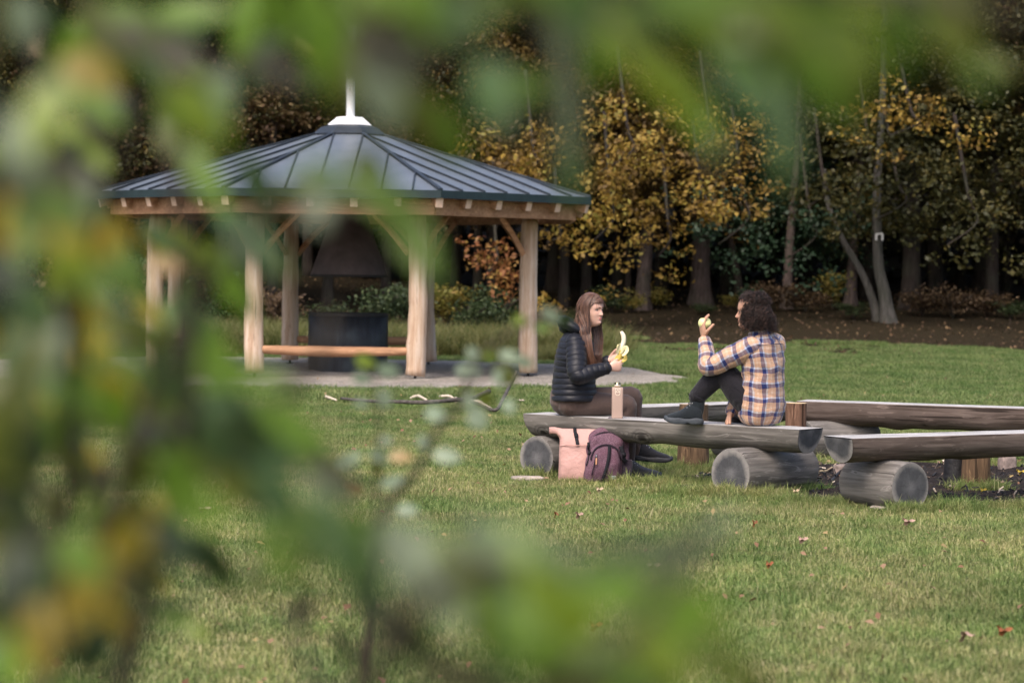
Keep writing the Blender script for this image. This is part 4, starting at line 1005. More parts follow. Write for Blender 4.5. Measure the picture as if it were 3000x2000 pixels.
def plaid_mat():
    t = NT('plaid_flannel'); tc = t.n('ShaderNodeTexCoord'); sp = t.n('ShaderNodeSeparateXYZ'); dn = t.n('ShaderNodeTexNoise'); dn.inputs['Scale'].default_value = 7; dn.inputs['Detail'].default_value = 2; t.l(tc.outputs['Object'], dn.inputs['Vector']); t.l(t.mix(.055, tc.outputs['UV'], dn.outputs['Color']), sp.inputs[0])
    N_, B_, W_, T_, C_ = (.016, .024, .095), (.27, .34, .52), (.52, .50, .56), (.47, .285, .19), (.68, .56, .46)
    st = [(0, N_), (.26, N_), (.265, B_), (.31, B_), (.315, W_), (.34, W_), (.345, B_), (.38, B_), (.385, T_), (.60, T_), (.605, C_), (.635, C_), (.64, T_), (.68, T_), (.685, C_), (.715, C_), (.72, T_), (1, T_)]
    cs = []
    for ax in (0, 1):
        f = t.math('FRACT', t.math('DIVIDE', sp.outputs[ax], .092)); cs.append(t.ramp(f, st, 'CONSTANT'))
    c = t.mix(.38, t.mix(.5, cs[0], cs[1]), t.mix(1.0, cs[0], cs[1], 'DARKEN')); nz = t.noise(t.coord('Object'), 260, 2); fold = t.noise(t.coord('Object', (5, 5, 13)), 1.0, 3, .5, .8)
    c = t.mix(.18, c, t.ramp(nz, [(.3, .2), (.7, .9)]), 'OVERLAY')
    t.bump(t.math('ADD', t.math('MULTIPLY', fold, 1.0), t.math('MULTIPLY', nz, .02)), .6, .03); return t.fin(c, .9, .1, 0, .2)
M_plaid = plaid_mat()
def cloth(name, c, bump=.15, scale=160, rough=.85, fold=0, fs=(9, 9, 9)):
    t = NT(name); nz = t.noise(t.coord('Object'), scale, 3); cc = t.ramp(nz, [(.3, tuple(x*.75 for x in c)), (.7, tuple(x*1.25 for x in c))])
    f = t.noise(t.coord('Object', fs), 1.0, 4, .5, .6); t.bump(t.math('ADD', t.math('MULTIPLY', f, fold), t.math('MULTIPLY', nz, bump*.1)), .7, .03); return t.fin(cc, rough, .15, 0, .15)
t = NT('navy_down_jacket'); f = t.noise(t.coord('Object', (9, 9, 34)), 1.0, 3, .55, .4); t.bump(f, .5, .012); nz = t.noise(t.coord('Object'), 9, 3)
M_jacket = t.fin(t.ramp(nz, [(.3, (.005, .006, .011)), (.7, (.010, .0115, .019))]), .48, .28, 0, .06)
M_jtrim = simple('black_trim', (.006, .006, .008), .6, .3)
M_trW = cloth('taupe_leggings', (.090, .062, .054), .12, 220, .75, .8, (6, 6, 6)); M_trM = cloth('black_jeans', (.013, .012, .016), .15, 200, .85, 1.0, (14, 14, 14))
M_bootM = cloth('dark_teal_nubuck', (.014, .019, .024), .3, 150, .8, .3); M_bootS = simple('grey_rubber_sole', (.05, .058, .068), .7, .3, 0, .2, 30); M_lace = simple('black_lace', (.008, .008, .01), .7)
M_bootW = cloth('black_boot_leather', (.018, .019, .025), .3, 150, .7, .3); M_bootWs = simple('black_sole', (.035, .036, .042), .7, .3); M_bootG = cloth('grey_shoe_suede', (.10, .10, .11), .3, 150, .8, .3)

M_silver0 = simple('steel_eyelet', (.5, .5, .52), .3, .5, .8, .1, 20, 0)
# ================= the woman ==================
WD = 17.22; WO = P(1690, 1207, WD); ws = FPX/WD
def Wp(px, py, dy=0.0):
    """photo pixel at the woman's distance (+dy metres farther)"""
    return Vector(((px-1690)/ws, dy, (1207-py)/ws))
WO = Vector((WO.x, WD, ZT))
wm = empty('person', WO, 'long-haired person in a dark puffer jacket, seated on the bench holding a banana', 'person')
MH = frame((.79, -.61, -.02), (-.02, 0, 1)); HC = Wp(1727, 900, -.03)
body = MB()
head(body, HC, MH, .98)
tube(body, smooth_path([tuple(Wp(1695, 975)), tuple(Wp(1704, 952, -.01)), tuple(Wp(1714, 928, -.02)), tuple(HC+Vector((0, 0, -.03)))], 4), [.06]*4+[.056]*9, seg=18, up=(1, 0, 0))
tube(body, smooth_path([tuple(Wp(*q)) for q in ((1684, 1165), (1682, 1110), (1684, 1040), (1690, 985))], 4), [.12, .12, .12, .11, .10, .10, .10, .11, .11, .11, .10, .10, .07], [.15, .15, .15, .14, .13, .13, .14, .15, .15, .15, .15, .14, .10], seg=20, up=(1, 0, 0), round_ends=True)
HRw = Wp(1779, 1062, -.20); HLw = Wp(1782, 1045, -.03)
SR, ER = Wp(1676, 1000, -.185), Wp(1690, 1090, -.235); SL, EL = Wp(1700, 1000, .185), Wp(1725, 1085, .19)
for a, b, c in ((SR+Vector((.012, .065, .020)), ER+Vector((0, 0, .01)), HRw), (SL+Vector((0, -.06, .025)), EL, HLw)):
    tube(body, smooth_path([tuple(a), tuple((a+b)/2), tuple(b), tuple((b+c)/2), tuple(c)], 4), [.030]*8+[.030]*4+[.027]*5, seg=14, round_ends=True)
fw = (HRw-ER).normalized(); fl = (HLw-EL).normalized()
hand(body, HRw, Vector((.92, .15, .10)), Vector((.12, .85, .15)), (1.15, 1.35, 1.5, 1.6), (.55, .45), .95, left=False)
hand(body, HLw, Vector((.86, -.22, .42)), Vector((.25, -.75, .35)), (1.0, 1.15, 1.25, 1.3), (.45, .5), .95, left=True)
# hips and legs under the leggings
for (h, kn, an) in ((Wp(1668, 1172, -.085), Wp(1843, 1168, .03), Wp(1842, 1345, .06)), (Wp(1680, 1170, .09), Wp(1862, 1146, .17), Wp(1868, 1322, .20))):
    tube(body, smooth_path([tuple(h), tuple((h+kn)/2), tuple(kn), tuple((kn+an)/2), tuple(an)], 4), [.045]*6+[.035]*6+[.028]*5, seg=12, round_ends=True)
bo = remesh(obj('body', body, M_skinW, wm), .0032, 2)
face_parts(wm, HC, MH, .98, M_lipW)
# leggings
lg = MB()
tube(lg, smooth_path([tuple(Wp(1672, 1172, -.085)), tuple(Wp(1672, 1160, -.03)), tuple(Wp(1672, 1158, .04)), tuple(Wp(1676, 1172, .11))], 4), .088, .10, seg=22, up=(1, 0, 0), round_ends=True)
tube(lg, smooth_path([tuple(Wp(1660, 1160)), tuple(Wp(1672, 1120))], 2), .125, .15, seg=20, up=(1, 0, 0), round_ends=True)
def leg(mb, h, kn, an, r, dz=0, flat=1.0):
    m1 = (h*.55+kn*.45)+Vector((0, 0, dz)); sp = smooth_path([tuple(h), tuple(m1), tuple(kn*.82+h*.18+Vector((0, 0, .0))), tuple(kn), tuple(kn*.82+an*.18), tuple(kn*.5+an*.5), tuple(an)], 4)
    ks = smooth_path([(x,) for x in r], 4); tube(mb, sp, [float(x[0]) for x in ks], seg=22, up=(0, 1, 0), round_ends=True)
leg(lg, Wp(1668, 1171, -.08), Wp(1838, 1173, .0), Wp(1846, 1345, .06), (.092, .086, .072, .066, .062, .062, .042))
leg(lg, Wp(1690, 1168, .09), Wp(1856, 1152, .14), Wp(1868, 1318, .20), (.098, .088, .076, .068, .064, .060, .044))
lo = remesh(obj('leggings', lg, M_trW, wm), .006, 5)
if 0: tube(mb, smooth_path([tuple(Wp(*q)) for q in ((1718, 1152, -.178), (1724, 1165, -.19), (1727, 1180, -.185), (1735, 1190, -.178))], 3), .002, seg=6)
# jacket: torso, two sleeves, hood
jk = MB()
tp = smooth_path([tuple(Wp(*q)) for q in ((1681, 1163), (1681, 1120), (1680, 1075), (1683, 1030), (1688, 992), (1692, 968), (1700, 950))], 26)
sg = smooth_path([(x,) for x in (.168, .158, .148, .140, .122, .092, .068)], 26); lt = smooth_path([(x,) for x in (.205, .195, .185, .200, .190, .135, .075)], 26)
tube(jk, tp, [float(x[0]) for x in sg], [float(x[0]) for x in lt], seg=48, up=(1, 0, 0), mod=baffle(.040, .045, 0, .003))
def sleeve(mb, a, b, c, r, per=.040, amp=.08, cuff=True):
    sp = smooth_path([tuple(a), tuple(a*.5+b*.5), tuple(b), tuple(b*.5+c*.5), tuple(c)], 30); rr = [float(x[0]) for x in smooth_path([(x,) for x in r], 30)]
    tube(mb, sp, rr, seg=26, up=(0, 1, 0), mod=baffle(per, amp), round_ends=True)
sleeve(jk, SR+Vector((.012, .065, .020)), ER+Vector((.0, 0, .01)), HRw-fw*.022, (.070, .074, .064, .055, .044))
sleeve(jk, SL+Vector((0, -.06, .025)), EL, HLw-fl*.022, (.078, .078, .064, .054, .044))
jo = obj('puffer_jacket', jk, M_jacket, wm)
mb = MB(); tube(mb, [HRw-fw*.026, HRw-fw*.012], .046, seg=22, caps=False); tube(mb, [HLw-fl*.026, HLw-fl*.012], .044, seg=22, caps=False); obj('cuffs', mb, M_jtrim, jo)
mb = MB(); tube(mb, smooth_path([tuple(Wp(*q)) for q in ((1716, 968, -.148), (1712, 1000, -.178), (1722, 1040, -.160), (1727, 1080, -.158))], 6), .0032, seg=8); None
hd = MB()
ring = []; rr_ = []
for i in range(33):
    a = -1.75+3.5*i/32; c0 = Wp(1684, 950); q = Vector((-math.cos(a)*.085, math.sin(a)*.115, .012+.026*math.cos(a)-.02*(1-math.cos(a)))); ring.append(c0+q); rr_.append(.022+.024*max(0, math.cos(a*.8)))
tube(hd, ring, rr_, [r_*1.25 for r_ in rr_], seg=18, up=(0, 0, 1), round_ends=True, mod=lambda i, a, v: 1+.10*math.sin(a*7+v*20)+.03*mnoise.noise(Vector((v*14, a, 0))))
bk = MB(); 
for i, (px_, py_, r_) in enumerate(((1655, 930, .040), (1645, 941, .036), (1652, 952, .045), (1664, 934, .04))): ball(hd, Wp(px_, py_), (r_, r_*1.9, r_*.85), None, 18, 12)
obj('hood', hd, M_jacket, jo)
# footwear
shoe(wm, 'boot', Wp(1857, 1338, .20)+Vector((0, 0, -.01)), (1, .05, -.08), 1.0, (M_bootW, M_bootWs, M_lace), True, (.12, 0, 1), label='black boot held off the ground')
gz = -ZT+.0
shoe(wm, 'shoe', Wp(1826, 1210, .02)*1+Vector((0, 0, gz-Wp(1826, 1210).z+.01)), (1, -.10, 0), .95, (M_bootG, M_bootS, M_lace), False, label='grey shoe standing in the grass')
# hair: long and straight, parted near the crown, falling in front of the shoulder
def ribbon(mb, pts, w, side):
    """thin lock with a triangular section"""
    tube(mb, pts, w, [x*.45 for x in w] if hasattr(w, '__len__') else w*.45, seg=4, up=side, caps=False)
def hair_mat(name, a, b, c):
    t = NT(name); g = t.n('ShaderNodeNewGeometry'); cc = t.ramp(g.outputs['Random Per Island'], [(0, tuple(x*.5 for x in a)), (.5, tuple(x*.85 for x in b)), (.85, c), (1, tuple(x*1.5 for x in c))])
    t.b.inputs['Anisotropic'].default_value = .5; return t.fin(cc, .42, .45)
M_hairW = hair_mat('brown_hair', (.045, .020, .014), (.085, .040, .027), (.15, .075, .048)); M_hairM = hair_mat('dark_curly_hair', (.008, .006, .006), (.020, .013, .012), (.06, .030, .022))
rg = random.Random(5)
hr = MB()
def skull(M, c, k, u, w, lift=1.06):      # u: polar from crown, w: azimuth (0 = face)
    d = Vector((math.sin(u)*math.cos(w), math.sin(u)*math.sin(w), math.cos(u))); return Vector(c)+M @ Vector((d.x*.102, d.y*.082, d.z*.120))*k*lift
ball(hr, HC+MH @ Vector((-.006, 0, .010)), (.110, .085, .122), MH, 44, 30, 0, lambda d, p_: p_ if d.x < .2 else p_*(1-.24*min(1, (d.x-.2)/.25)*(1-float(ss(.30, .58, d.z)))))
def lerp3(a, b, t_): return tuple(x+(y-x)*t_ for x, y in zip(a, b))
for i in range(1500):
    near = rg.random() < .62; s1 = -1 if near else 1; q = rg.random()          # q: 0 = by the face, 1 = at the back of the head
    wa = 1.16+1.95*q; lay = rg.random(); lift = 1.03+.09*lay; sk = lambda u, w: skull(MH, HC, .98, u, s1*w, lift)
    pts_ = [skull(MH, HC, .98, .12+.35*q*rg.random(), s1*(.2+.8*q), 1.04), sk(.50, .60+2.0*q), sk(.85, .95+2.0*q), sk(1.2, wa), sk(1.6, wa)]
    e = rg.gauss(0, 1); ln = rg.uniform(-14, 16)
    if near:
        pts_ += [Wp(1722-26*q+2*e, 945, -.115-.02*lay), Wp(1722-16*q+3*e, 985, -.165+.015*lay), Wp(1728-8*q+3*e, 1025, -.175+.015*lay), Wp(1738-10*q+5*e, 1055+ln, -.165+.01*lay)]
    else:
        pts_ += [Wp(1757-30*q+2*e, 945, .04+.02*lay), Wp(1760-22*q+2.5*e, 985, .02), Wp(1757-20*q+3*e, 1025, .0), Wp(1752-14*q+5*e, 1050+ln, -.04)]
    sp = smooth_path([tuple(z_) for z_ in pts_], 5); wd = rg.uniform(.0014, .0032); n = len(sp)
    tube(hr, sp, [wd*(1-.8*(j/n)**4) for j in range(n)], seg=3, up=MH @ Vector((0, 1, 0)), caps=False)
for i in range(420):   # strands swept from the parting over the forehead
    s_0 = rg.random(); lift = 1.05+.05*rg.random()
    pts_ = [skull(MH, HC, .98, .25+.25*s_0, .5-.35*s_0, 1.05), skull(MH, HC, .98, .62+.34*s_0, .05-.25*s_0, lift+.02), skull(MH, HC, .98, .82+.22*s_0, -.45-.2*(1-s_0), lift+.01), skull(MH, HC, .98, 1.12, -.85, lift), skull(MH, HC, .98, 1.3, -1.12, lift), skull(MH, HC, .98, 1.55, -1.25, lift)]
    tube(hr, smooth_path([tuple(z_) for z_ in pts_], 4), .0022, seg=3, up=MH @ Vector((0, 1, 0)), caps=False)
for i in range(420):   # the back of the head down into the hood
    w = rg.uniform(2.0, 4.3); lift = rg.uniform(1.03, 1.12); q = rg.gauss(0, 1)
    pts_ = [skull(MH, HC, .98, .2, w, 1.04), skull(MH, HC, .98, .6, w, lift), skull(MH, HC, .98, 1.1, w, lift), skull(MH, HC, .98, 1.6, w, lift), Wp(1688+5*q, 940, rg.uniform(-.09, .08)), Wp(1686+6*q, 962, rg.uniform(-.10, .08))]
    tube(hr, smooth_path([tuple(z_) for z_ in pts_], 4), .0024, seg=3, up=MH @ Vector((0, 1, 0)), caps=False)
for i in range(160):   # front of the crown
    w = rg.uniform(-.9, .9); pts_ = [skull(MH, HC, .98, .12, w, 1.05), skull(MH, HC, .98, .5, w*.9-.1, 1.09), skull(MH, HC, .98, .85, w*.9-.25, 1.09), skull(MH, HC, .98, 1.0, w*1.1-.5, 1.08), skull(MH, HC, .98, 1.1, w*1.0-.8, 1.07)]
    tube(hr, smooth_path([tuple(z_) for z_ in pts_], 4), .0026, seg=3, up=MH @ Vector((0, 1, 0)), caps=False)
for i in range(140):   # the temple
    w = rg.uniform(-1.45, -.72); q = rg.random(); pts_ = [skull(MH, HC, .98, .5, w*.8, 1.08), skull(MH, HC, .98, .8, w, 1.09), skull(MH, HC, .98, 1.05, min(w, -.95)-.05, 1.09), skull(MH, HC, .98, 1.35, min(w, -1.15)-.05*q, 1.08), skull(MH, HC, .98, 1.6, -1.28, 1.07)]
    tube(hr, smooth_path([tuple(z_) for z_ in pts_], 4), .0024, seg=3, up=MH @ Vector((0, 1, 0)), caps=False)
for i in range(60):   # the far side of the parting
    s_0 = rg.random(); pts_ = [skull(MH, HC, .98, .25, .5, 1.05), skull(MH, HC, .98, .7, .45+.3*s_0, 1.1), skull(MH, HC, .98, .95, .75+.3*s_0, 1.09), skull(MH, HC, .98, 1.25, 1.1, 1.08)]
    tube(hr, smooth_path([tuple(z_) for z_ in pts_], 4), .0022, seg=3, up=MH @ Vector((0, 1, 0)), caps=False)
for i in range(70):   # loose single hairs
    w = rg.uniform(-2.6, 2.6); u = rg.uniform(.2, 1.2); a_ = skull(MH, HC, .98, u, w, 1.06); o_ = (a_-HC).normalized()
    q = [a_, a_+o_*.015+Vector((0, 0, -.01)), a_+o_*rg.uniform(.015, .03)+Vector((rg.gauss(0, .008), rg.gauss(0, .01), -rg.uniform(.03, .06)))]
    tube(hr, smooth_path([tuple(z_) for z_ in q], 3), .0008, seg=3, caps=False)
obj('hair', hr, M_hairW, wm)
# banana
M_flesh = simple('banana_flesh', (.80, .72, .55), .55, .3, 0, .06, 30, .1); M_peel = simple('banana_peel', (.60, .45, .10), .5, .35, 0, .12, 20, .1); M_inner = simple('peel_inside', (.76, .70, .42), .7, .2, 0, .08, 30, .1)
bd = -.16
bn = empty('banana', WO+Wp(1811, 1041, bd), 'half peeled banana held upright by the woman', 'banana')
b0 = Wp(1818, 1048, bd)
def Bq(px, py, dy=0): return Wp(px, py, bd+dy)-b0
mb = MB(); tube(mb, smooth_path([tuple(Bq(*q)) for q in ((1814, 1036), (1821, 1015), (1828, 996), (1828, 980), (1823, 969))], 5), [.0165]*15+[.016, .0155, .015, .0145, .0135, .0125], seg=16, round_ends=True); obj('flesh', mb, M_flesh, bn)
mb = MB(); tube(mb, smooth_path([tuple(Bq(*q)) for q in ((1803, 1056), (1812, 1046), (1818, 1034), (1821, 1024))], 4), [.012, .016, .019, .021, .022, .0225, .0225, .0225, .0225, .0225, .022, .022, .022], seg=16, round_ends=True); obj('peel', mb, M_peel, bn)
def flap(pts, w, thick=.0022):
    sp = smooth_path([tuple(Bq(*q)) for q in pts], 5); n = len(sp); m = MB()
    tube(m, sp, [thick]*n, [w*math.sin(PI*(.12+.80*j/(n-1)))**.7 for j in range(n)], seg=14, up=(.35, -1, .35), round_ends=False); return m
for nm, pts, w in (('peel_flap', ((1813, 1030, -.02), (1812, 1012, -.026), (1815, 1003, -.03), (1810, 1012, -.035), (1806, 1030, -.036)), .013), ('peel_flap', ((1821, 1030, -.02), (1828, 1015, -.026), (1835, 1011, -.028), (1838, 1019, -.032), (1832, 1029, -.034), (1824, 1035, -.03)), .015)):
    obj(nm, flap(pts, w), M_inner, bn)
obj('peel_flap', flap(((1824, 1030, .01), (1832, 1034, .0), (1834, 1044, -.01), (1822, 1052, -.015), (1812, 1052, -.015)), .013), M_peel, bn)

# ================= the man ==================
MD = 16.30; ms = FPX/MD; q_ = P(2230, 1247, MD); MO = Vector((q_.x, MD, ZT))
def Mp(px, py, dy=0.0): return Vector(((px-2230)/ms, dy, (1247-py)/ms))
mn = empty('person', MO, 'curly-haired person in a plaid shirt, one boot on the bench, holding an apple', 'person')
F = Vector((-.775, .63, 0)); Lf = Vector((-.63, -.775, 0))
MH2 = frame((-.97, .22, -.02)); HM = Mp(2197, 918, 0)
b2 = MB(); head(b2, HM, MH2, 1.0, True)
tube(b2, smooth_path([tuple(Mp(2226, 985)), tuple(Mp(2215, 960)), tuple(HM+Vector((.01, 0, -.04)))], 4), .062, seg=18, up=(1, 0, 0))
tube(b2, smooth_path([tuple(Mp(2232, 1200)), tuple(Mp(2234, 1120)), tuple(Mp(2230, 1050)), tuple(Mp(2226, 995))], 4), [.09]*10+[.08, .07, .06], [.15]*9+[.14, .13, .11, .08], seg=20, up=F, round_ends=True)
LS, LE, LW = Mp(2180, 1016, -.145), Mp(2072, 1077, -.05), Mp(2064, 1001, .10)
LS.y = -.15
RS, REl, RW = -Lf*.17+Vector((0, 0, Mp(0, 1012).z)), Mp(2190, 1130, .30), Mp(2146, 1216, .13)
for a, b, c in ((LS+Vector((.030, .05, -.004)), LE, LW), (RS+Vector((-.02, -.03, 0)), REl, RW)):
    tube(b2, smooth_path([tuple(a), tuple((a+b)/2), tuple(b), tuple((b+c)/2), tuple(c)], 4), [.030]*8+[.030]*4+[.030]*5, seg=14, round_ends=True)
# raised left hand with the apple: palm towards the face (to the right and away)
hand(b2, Mp(2062, 992, .10), Vector((-.15, .10, 1)), Vector((.93, .30, .1)), (.75, .85, .95, 1.05), (.9, .95), 1.06, left=True, spread=.05)
hand(b2, Mp(2146, 1214, .13), Vector((-.35, -.35, -.75)), Vector((.7, -.2, -.5)), (.5, .6, .7, .8), (.5, .3), 1.0, left=False)
for (h, kn, an) in ((Mp(2205, 1210, -.04), Mp(2118, 1088, .02), Mp(2043, 1180, .07)), (Mp(2235, 1205, .12), Mp(2175, 1208, .48), Mp(2178, 1400, .52))):
    tube(b2, smooth_path([tuple(h), tuple((h+kn)/2), tuple(kn), tuple((kn+an)/2), tuple(an)], 4), [.045]*6+[.035]*6+[.028]*5, seg=12, round_ends=True)
remesh(obj('body', b2, M_skinM, mn), .0032, 2)
face_parts(mn, HM, MH2, 1.0, M_lipM)
tr = MB()
tube(tr, smooth_path([tuple(Lf*.07+Vector((0, 0, .10))), tuple(Vector((0, 0, .11))), tuple(-Lf*.07+Vector((0, 0, .10)))], 4), .095, .105, seg=22, up=(0, 0, 1), round_ends=True)
leg(tr, Mp(2220, 1214, -.045), Mp(2114, 1086, .02), Mp(2043, 1166, .07), (.086, .100, .086, .078, .073, .070, .058))
leg(tr, Mp(2240, 1205, .12), Mp(2178, 1208, .46), Mp(2180, 1385, .50), (.095, .088, .075, .068, .064, .062, .050))
to = remesh(obj('trousers', tr, M_trM, mn), .0065, 4)
an = Mp(2043, 1168, .07); kn = Mp(2114, 1086, .02); dn_ = (an-kn).normalized()
mb = MB(); tube(mb, [an-dn_*.03, an-dn_*.01, an+dn_*.01], [.057, .060, .058], seg=22, round_ends=False, mod=lambda i, a, v: 1+.04*mnoise.noise(Vector((a*3, v*30, 0)))); obj('trouser_cuff', mb, M_trM, to)
# shirt: torso and sleeves keep their own cloth grain
sh = MB()
def fold(amp, fx, fz, seed=0):
    return lambda i, a, v: 1+amp*mnoise.noise(Vector((math.cos(a)*fx+seed, math.sin(a)*fx, v*fz)))+amp*.6*mnoise.noise(Vector((a*1.5, v*fz*2.4, seed)))
tp = smooth_path([tuple(Mp(*q)) for q in ((2228, 1246), (2228, 1232), (2230, 1190), (2233, 1120), (2233, 1060), (2230, 1015), (2226, 990), (2222, 972))], 6)
sg = smooth_path([(x,) for x in (.085, .120, .145, .130, .118, .105, .078, .060)], 6); lt = smooth_path([(x,) for x in (.10, .165, .180, .175, .188, .190, .13, .066)], 6)
tube(sh, tp, [float(x[0]) for x in sg], [float(x[0]) for x in lt], seg=56, up=F, uvs=True, mod=fold(.085, 1.9, 17))
def plain_sleeve(mb, a, b, c, r, seed):
    sp = smooth_path([tuple(a), tuple(a*.5+b*.5), tuple(b), tuple(b*.5+c*.5), tuple(c)], 10); rr = [float(x[0]) for x in smooth_path([(x,) for x in r], 10)]
    tube(mb, sp, rr, seg=30, up=(0, 1, 0), uvs=True, mod=fold(.09, 1.2, 16, seed), round_ends=True)
plain_sleeve(sh, LS+Vector((.030, .05, -.004)), LE, LW+(LE-LW)*.06, (.078, .074, .062, .056, .048), 2)
plain_sleeve(sh, RS+Vector((-.02, -.03, 0)), REl, RW+(REl-RW)*.08, (.085, .074, .062, .054, .044), 5)
so_ = obj('plaid_shirt', sh, M_plaid, mn)
mb = MB(); dW = (LW-LE).normalized(); tube(mb, [LW-dW*.045, LW-dW*.012, LW-dW*.0], [.047, .044, .040], seg=26, uvs=True, caps=False); obj('cuff', mb, M_plaid, so_)
mb = MB(); ring = []
for i in range(25):
    a = -2.5+5*i/24; ring.append(Mp(2222, 977)-F*math.cos(a)*.066+Lf*math.sin(a)*.080+Vector((0, 0, .006-.012*(1-math.cos(a)))))
tube(mb, ring, .020, .010, seg=12, up=(0, 0, 1), uvs=True, round_ends=True); obj('collar', mb, M_plaid, so_)
mb = MB(); ring = [Mp(2230, 1008)-F*math.cos(a)*.112+Lf*math.sin(a)*.192+Vector((0, 0, .004*math.cos(a*3))) for a in [(-1.3+2.6*i/24) for i in range(25)]]
tube(mb, ring, .0022, .0022, seg=8, up=(0, 0, 1)); obj('yoke_seam', mb, simple('navy_seam', (.03, .04, .09), .9), so_)
shoe(mn, 'boot', Mp(2057, 1247, .06)*1+Vector((0, 0, .0)), (-1, .10, 0), .95, (M_bootM, M_bootS, M_lace), True, label='dark blue-grey hiking boot standing on the bench')
shoe(mn, 'boot', Mp(2190, 1300, .50)*1+Vector((0, 0, -ZT-Mp(0, 1300).z+.01)), (-.9, .5, 0), 1.0, (M_bootM, M_bootS, M_lace), True)
# curls
cu = MB(); rg = random.Random(8)
fx = MH2 @ Vector((1, 0, 0))
ball(cu, HM-fx*.016+Vector((0, 0, .012)), (.100, .084, .122), MH2, 30, 22, 0, lambda d, p_: p_ if (d.z > .45 or d.x < .1) else p_*.84)
ball(cu, HM-fx*.040+Vector((0, 0, -.055)), (.085, .098, .085), MH2, 24, 14)
for i in range(3600):
    u = math.acos(rg.uniform(-.45, 1)); w = rg.uniform(-PI, PI)
    if abs(w) < .80 and u > .80: continue
    if abs(w) < 1.15 and u > 1.0 and rg.random() < .45: continue
    d = Vector((math.sin(u)*math.cos(w), math.sin(u)*math.sin(w), math.cos(u)))
    c0 = HM-fx*.018+Vector((0, 0, .012))+MH2 @ Vector((d.x*.102, d.y*.088, d.z*.122))
    out = (MH2 @ Vector((d.x, d.y, d.z*.5))).normalized(); tang = (MH2 @ Vector((d.x*abs(d.z), d.y*abs(d.z), -1+abs(d.z)))).normalized()
    ln = rg.uniform(.05, .12) if u > .9 else rg.uniform(.03, .06)
    dirv = (tang*.9+out*(.25+.35*max(0, u-1.0))+Vector((rg.gauss(0, .22), rg.gauss(0, .22), rg.gauss(0, .12)))).normalized()
    if u > .9: dirv = (Vector((0, 0, -1))+out*(.18+.42*max(0, u-1.0))+Vector((rg.gauss(0, .18), rg.gauss(0, .18), 0))).normalized()
    a1 = dirv.orthogonal().normalized(); a2 = dirv.cross(a1); big = rg.random() < .25; turns = ln/(.034 if big else .022); nn = int(7*turns)+3; ph = rg.uniform(0, 6.28); cr = rg.uniform(.009, .014) if big else rg.uniform(.003, .007)
    pts_ = [c0+dirv*(ln*j/nn)+a1*(cr*math.cos(ph+2*PI*turns*j/nn))+a2*(cr*math.sin(ph+2*PI*turns*j/nn)) for j in range(nn+1)]
    if pts_[-1].z < HM.z-.160 or (pts_[-1]-HM).dot(fx) > .085: continue
    tube(cu, pts_, [rg.uniform(.0014, .0026)*(1-.5*j/nn) for j in range(nn+1)], seg=3, caps=False)
obj('curly_hair', cu, M_hairM, mn)
# apple
ac = Mp(2064, 950, .12); ap = empty('apple', MO+ac, 'pale yellow-green apple with bites taken, held up by the man', 'apple')
mb = MB(); bites = [Vector((.62, -.7, .35)).normalized(), Vector((.1, -.7, .75)).normalized()]
def afn(d, p_):
    k = 1.08-.16*math.exp(-((abs(d.z)-1)/.16)**2)
    for b_ in bites: k -= .13*max(0, (d.dot(b_)-.86)/.14)**.5
    return p_*k
ball(mb, (0, 0, 0), (.041, .041, .039), None, 36, 26, 0, afn); obj('fruit', mb, simple('pale_apple', (.72, .72, .34), .4, .4, 0, .12, 14, 0), ap)
mb = MB(); tube(mb, [(0, 0, .030), (.002, 0, .045)], .0015, seg=6); obj('stalk', mb, M_dstick, ap)

# ================= bottle, bags ==================
bl = P(1808, 1219, 16.93); bx_, by_ = bl.x, bl.y
bot = empty('water_bottle', (bx_, by_, ZT+.002), 'pale pink square water bottle with a brass cap standing on the bench', 'bottle')
M_bot = simple('pink_silicone', (.44, .315, .265), .55, .3, 0, .03, 12, 0); M_brass = simple('brushed_brass', (.30, .25, .15), .22, .5, 1.0, .1, 20, 0); M_cream = simple('cream_print', (.85, .76, .64), .5, .3, 0, .02, 10, 0); M_dim = simple('print_shade', (.42, .33, .25), .6)
mb = MB(); tube(mb, [(0, 0, 0), (0, 0, .004), (0, 0, .19), (0, 0, .210), (0, 0, .2155)], [.0375, .039, .039, .039, .036], seg=32, up=(1, 0, 0), power=7); obj('bottle_body', mb, M_bot, bot)
mb = MB(); lathe(mb, [(.020, .212), (.020, .226), (.0215, .227), (.0215, .231), (.0205, .232), (.0205, .2475), (.018, .250), (0, .251)], 28); obj('cap', mb, M_brass, bot)
mb = MB(); lathe(mb, [(.0222, .2255), (.0222, .230), (.021, .2305)], 28); obj('neck_ring', mb, M_cream, bot)
lg_ = MB(); yf = -.0404
def bar(x0, z0, x1, z1, r_=.0016): beam(lg_, (x0, yf, z0), (x1, yf, z1), .0022, r_*2)
bar(-.0165, .176, -.0165, .214); bar(.0165, .176, .0165, .214); bar(-.0165, .203, .0165, .203); bar(-.0165, .183, .0165, .183); bar(-.0165, .213, .0165, .213, .0014)
bar(0, .202, -.0120, .184, .0014); bar(0, .202, .0120, .184, .0014)
for i in range(12):
    a0, a1 = PI+PI*i/12, PI+PI*(i+1)/12; bar(.0165*math.cos(a0), .177+.0165*math.sin(a0), .0165*math.cos(a1), .177+.0165*math.sin(a1))
obj('emblem', lg_, M_cream, bot, smooth=False)

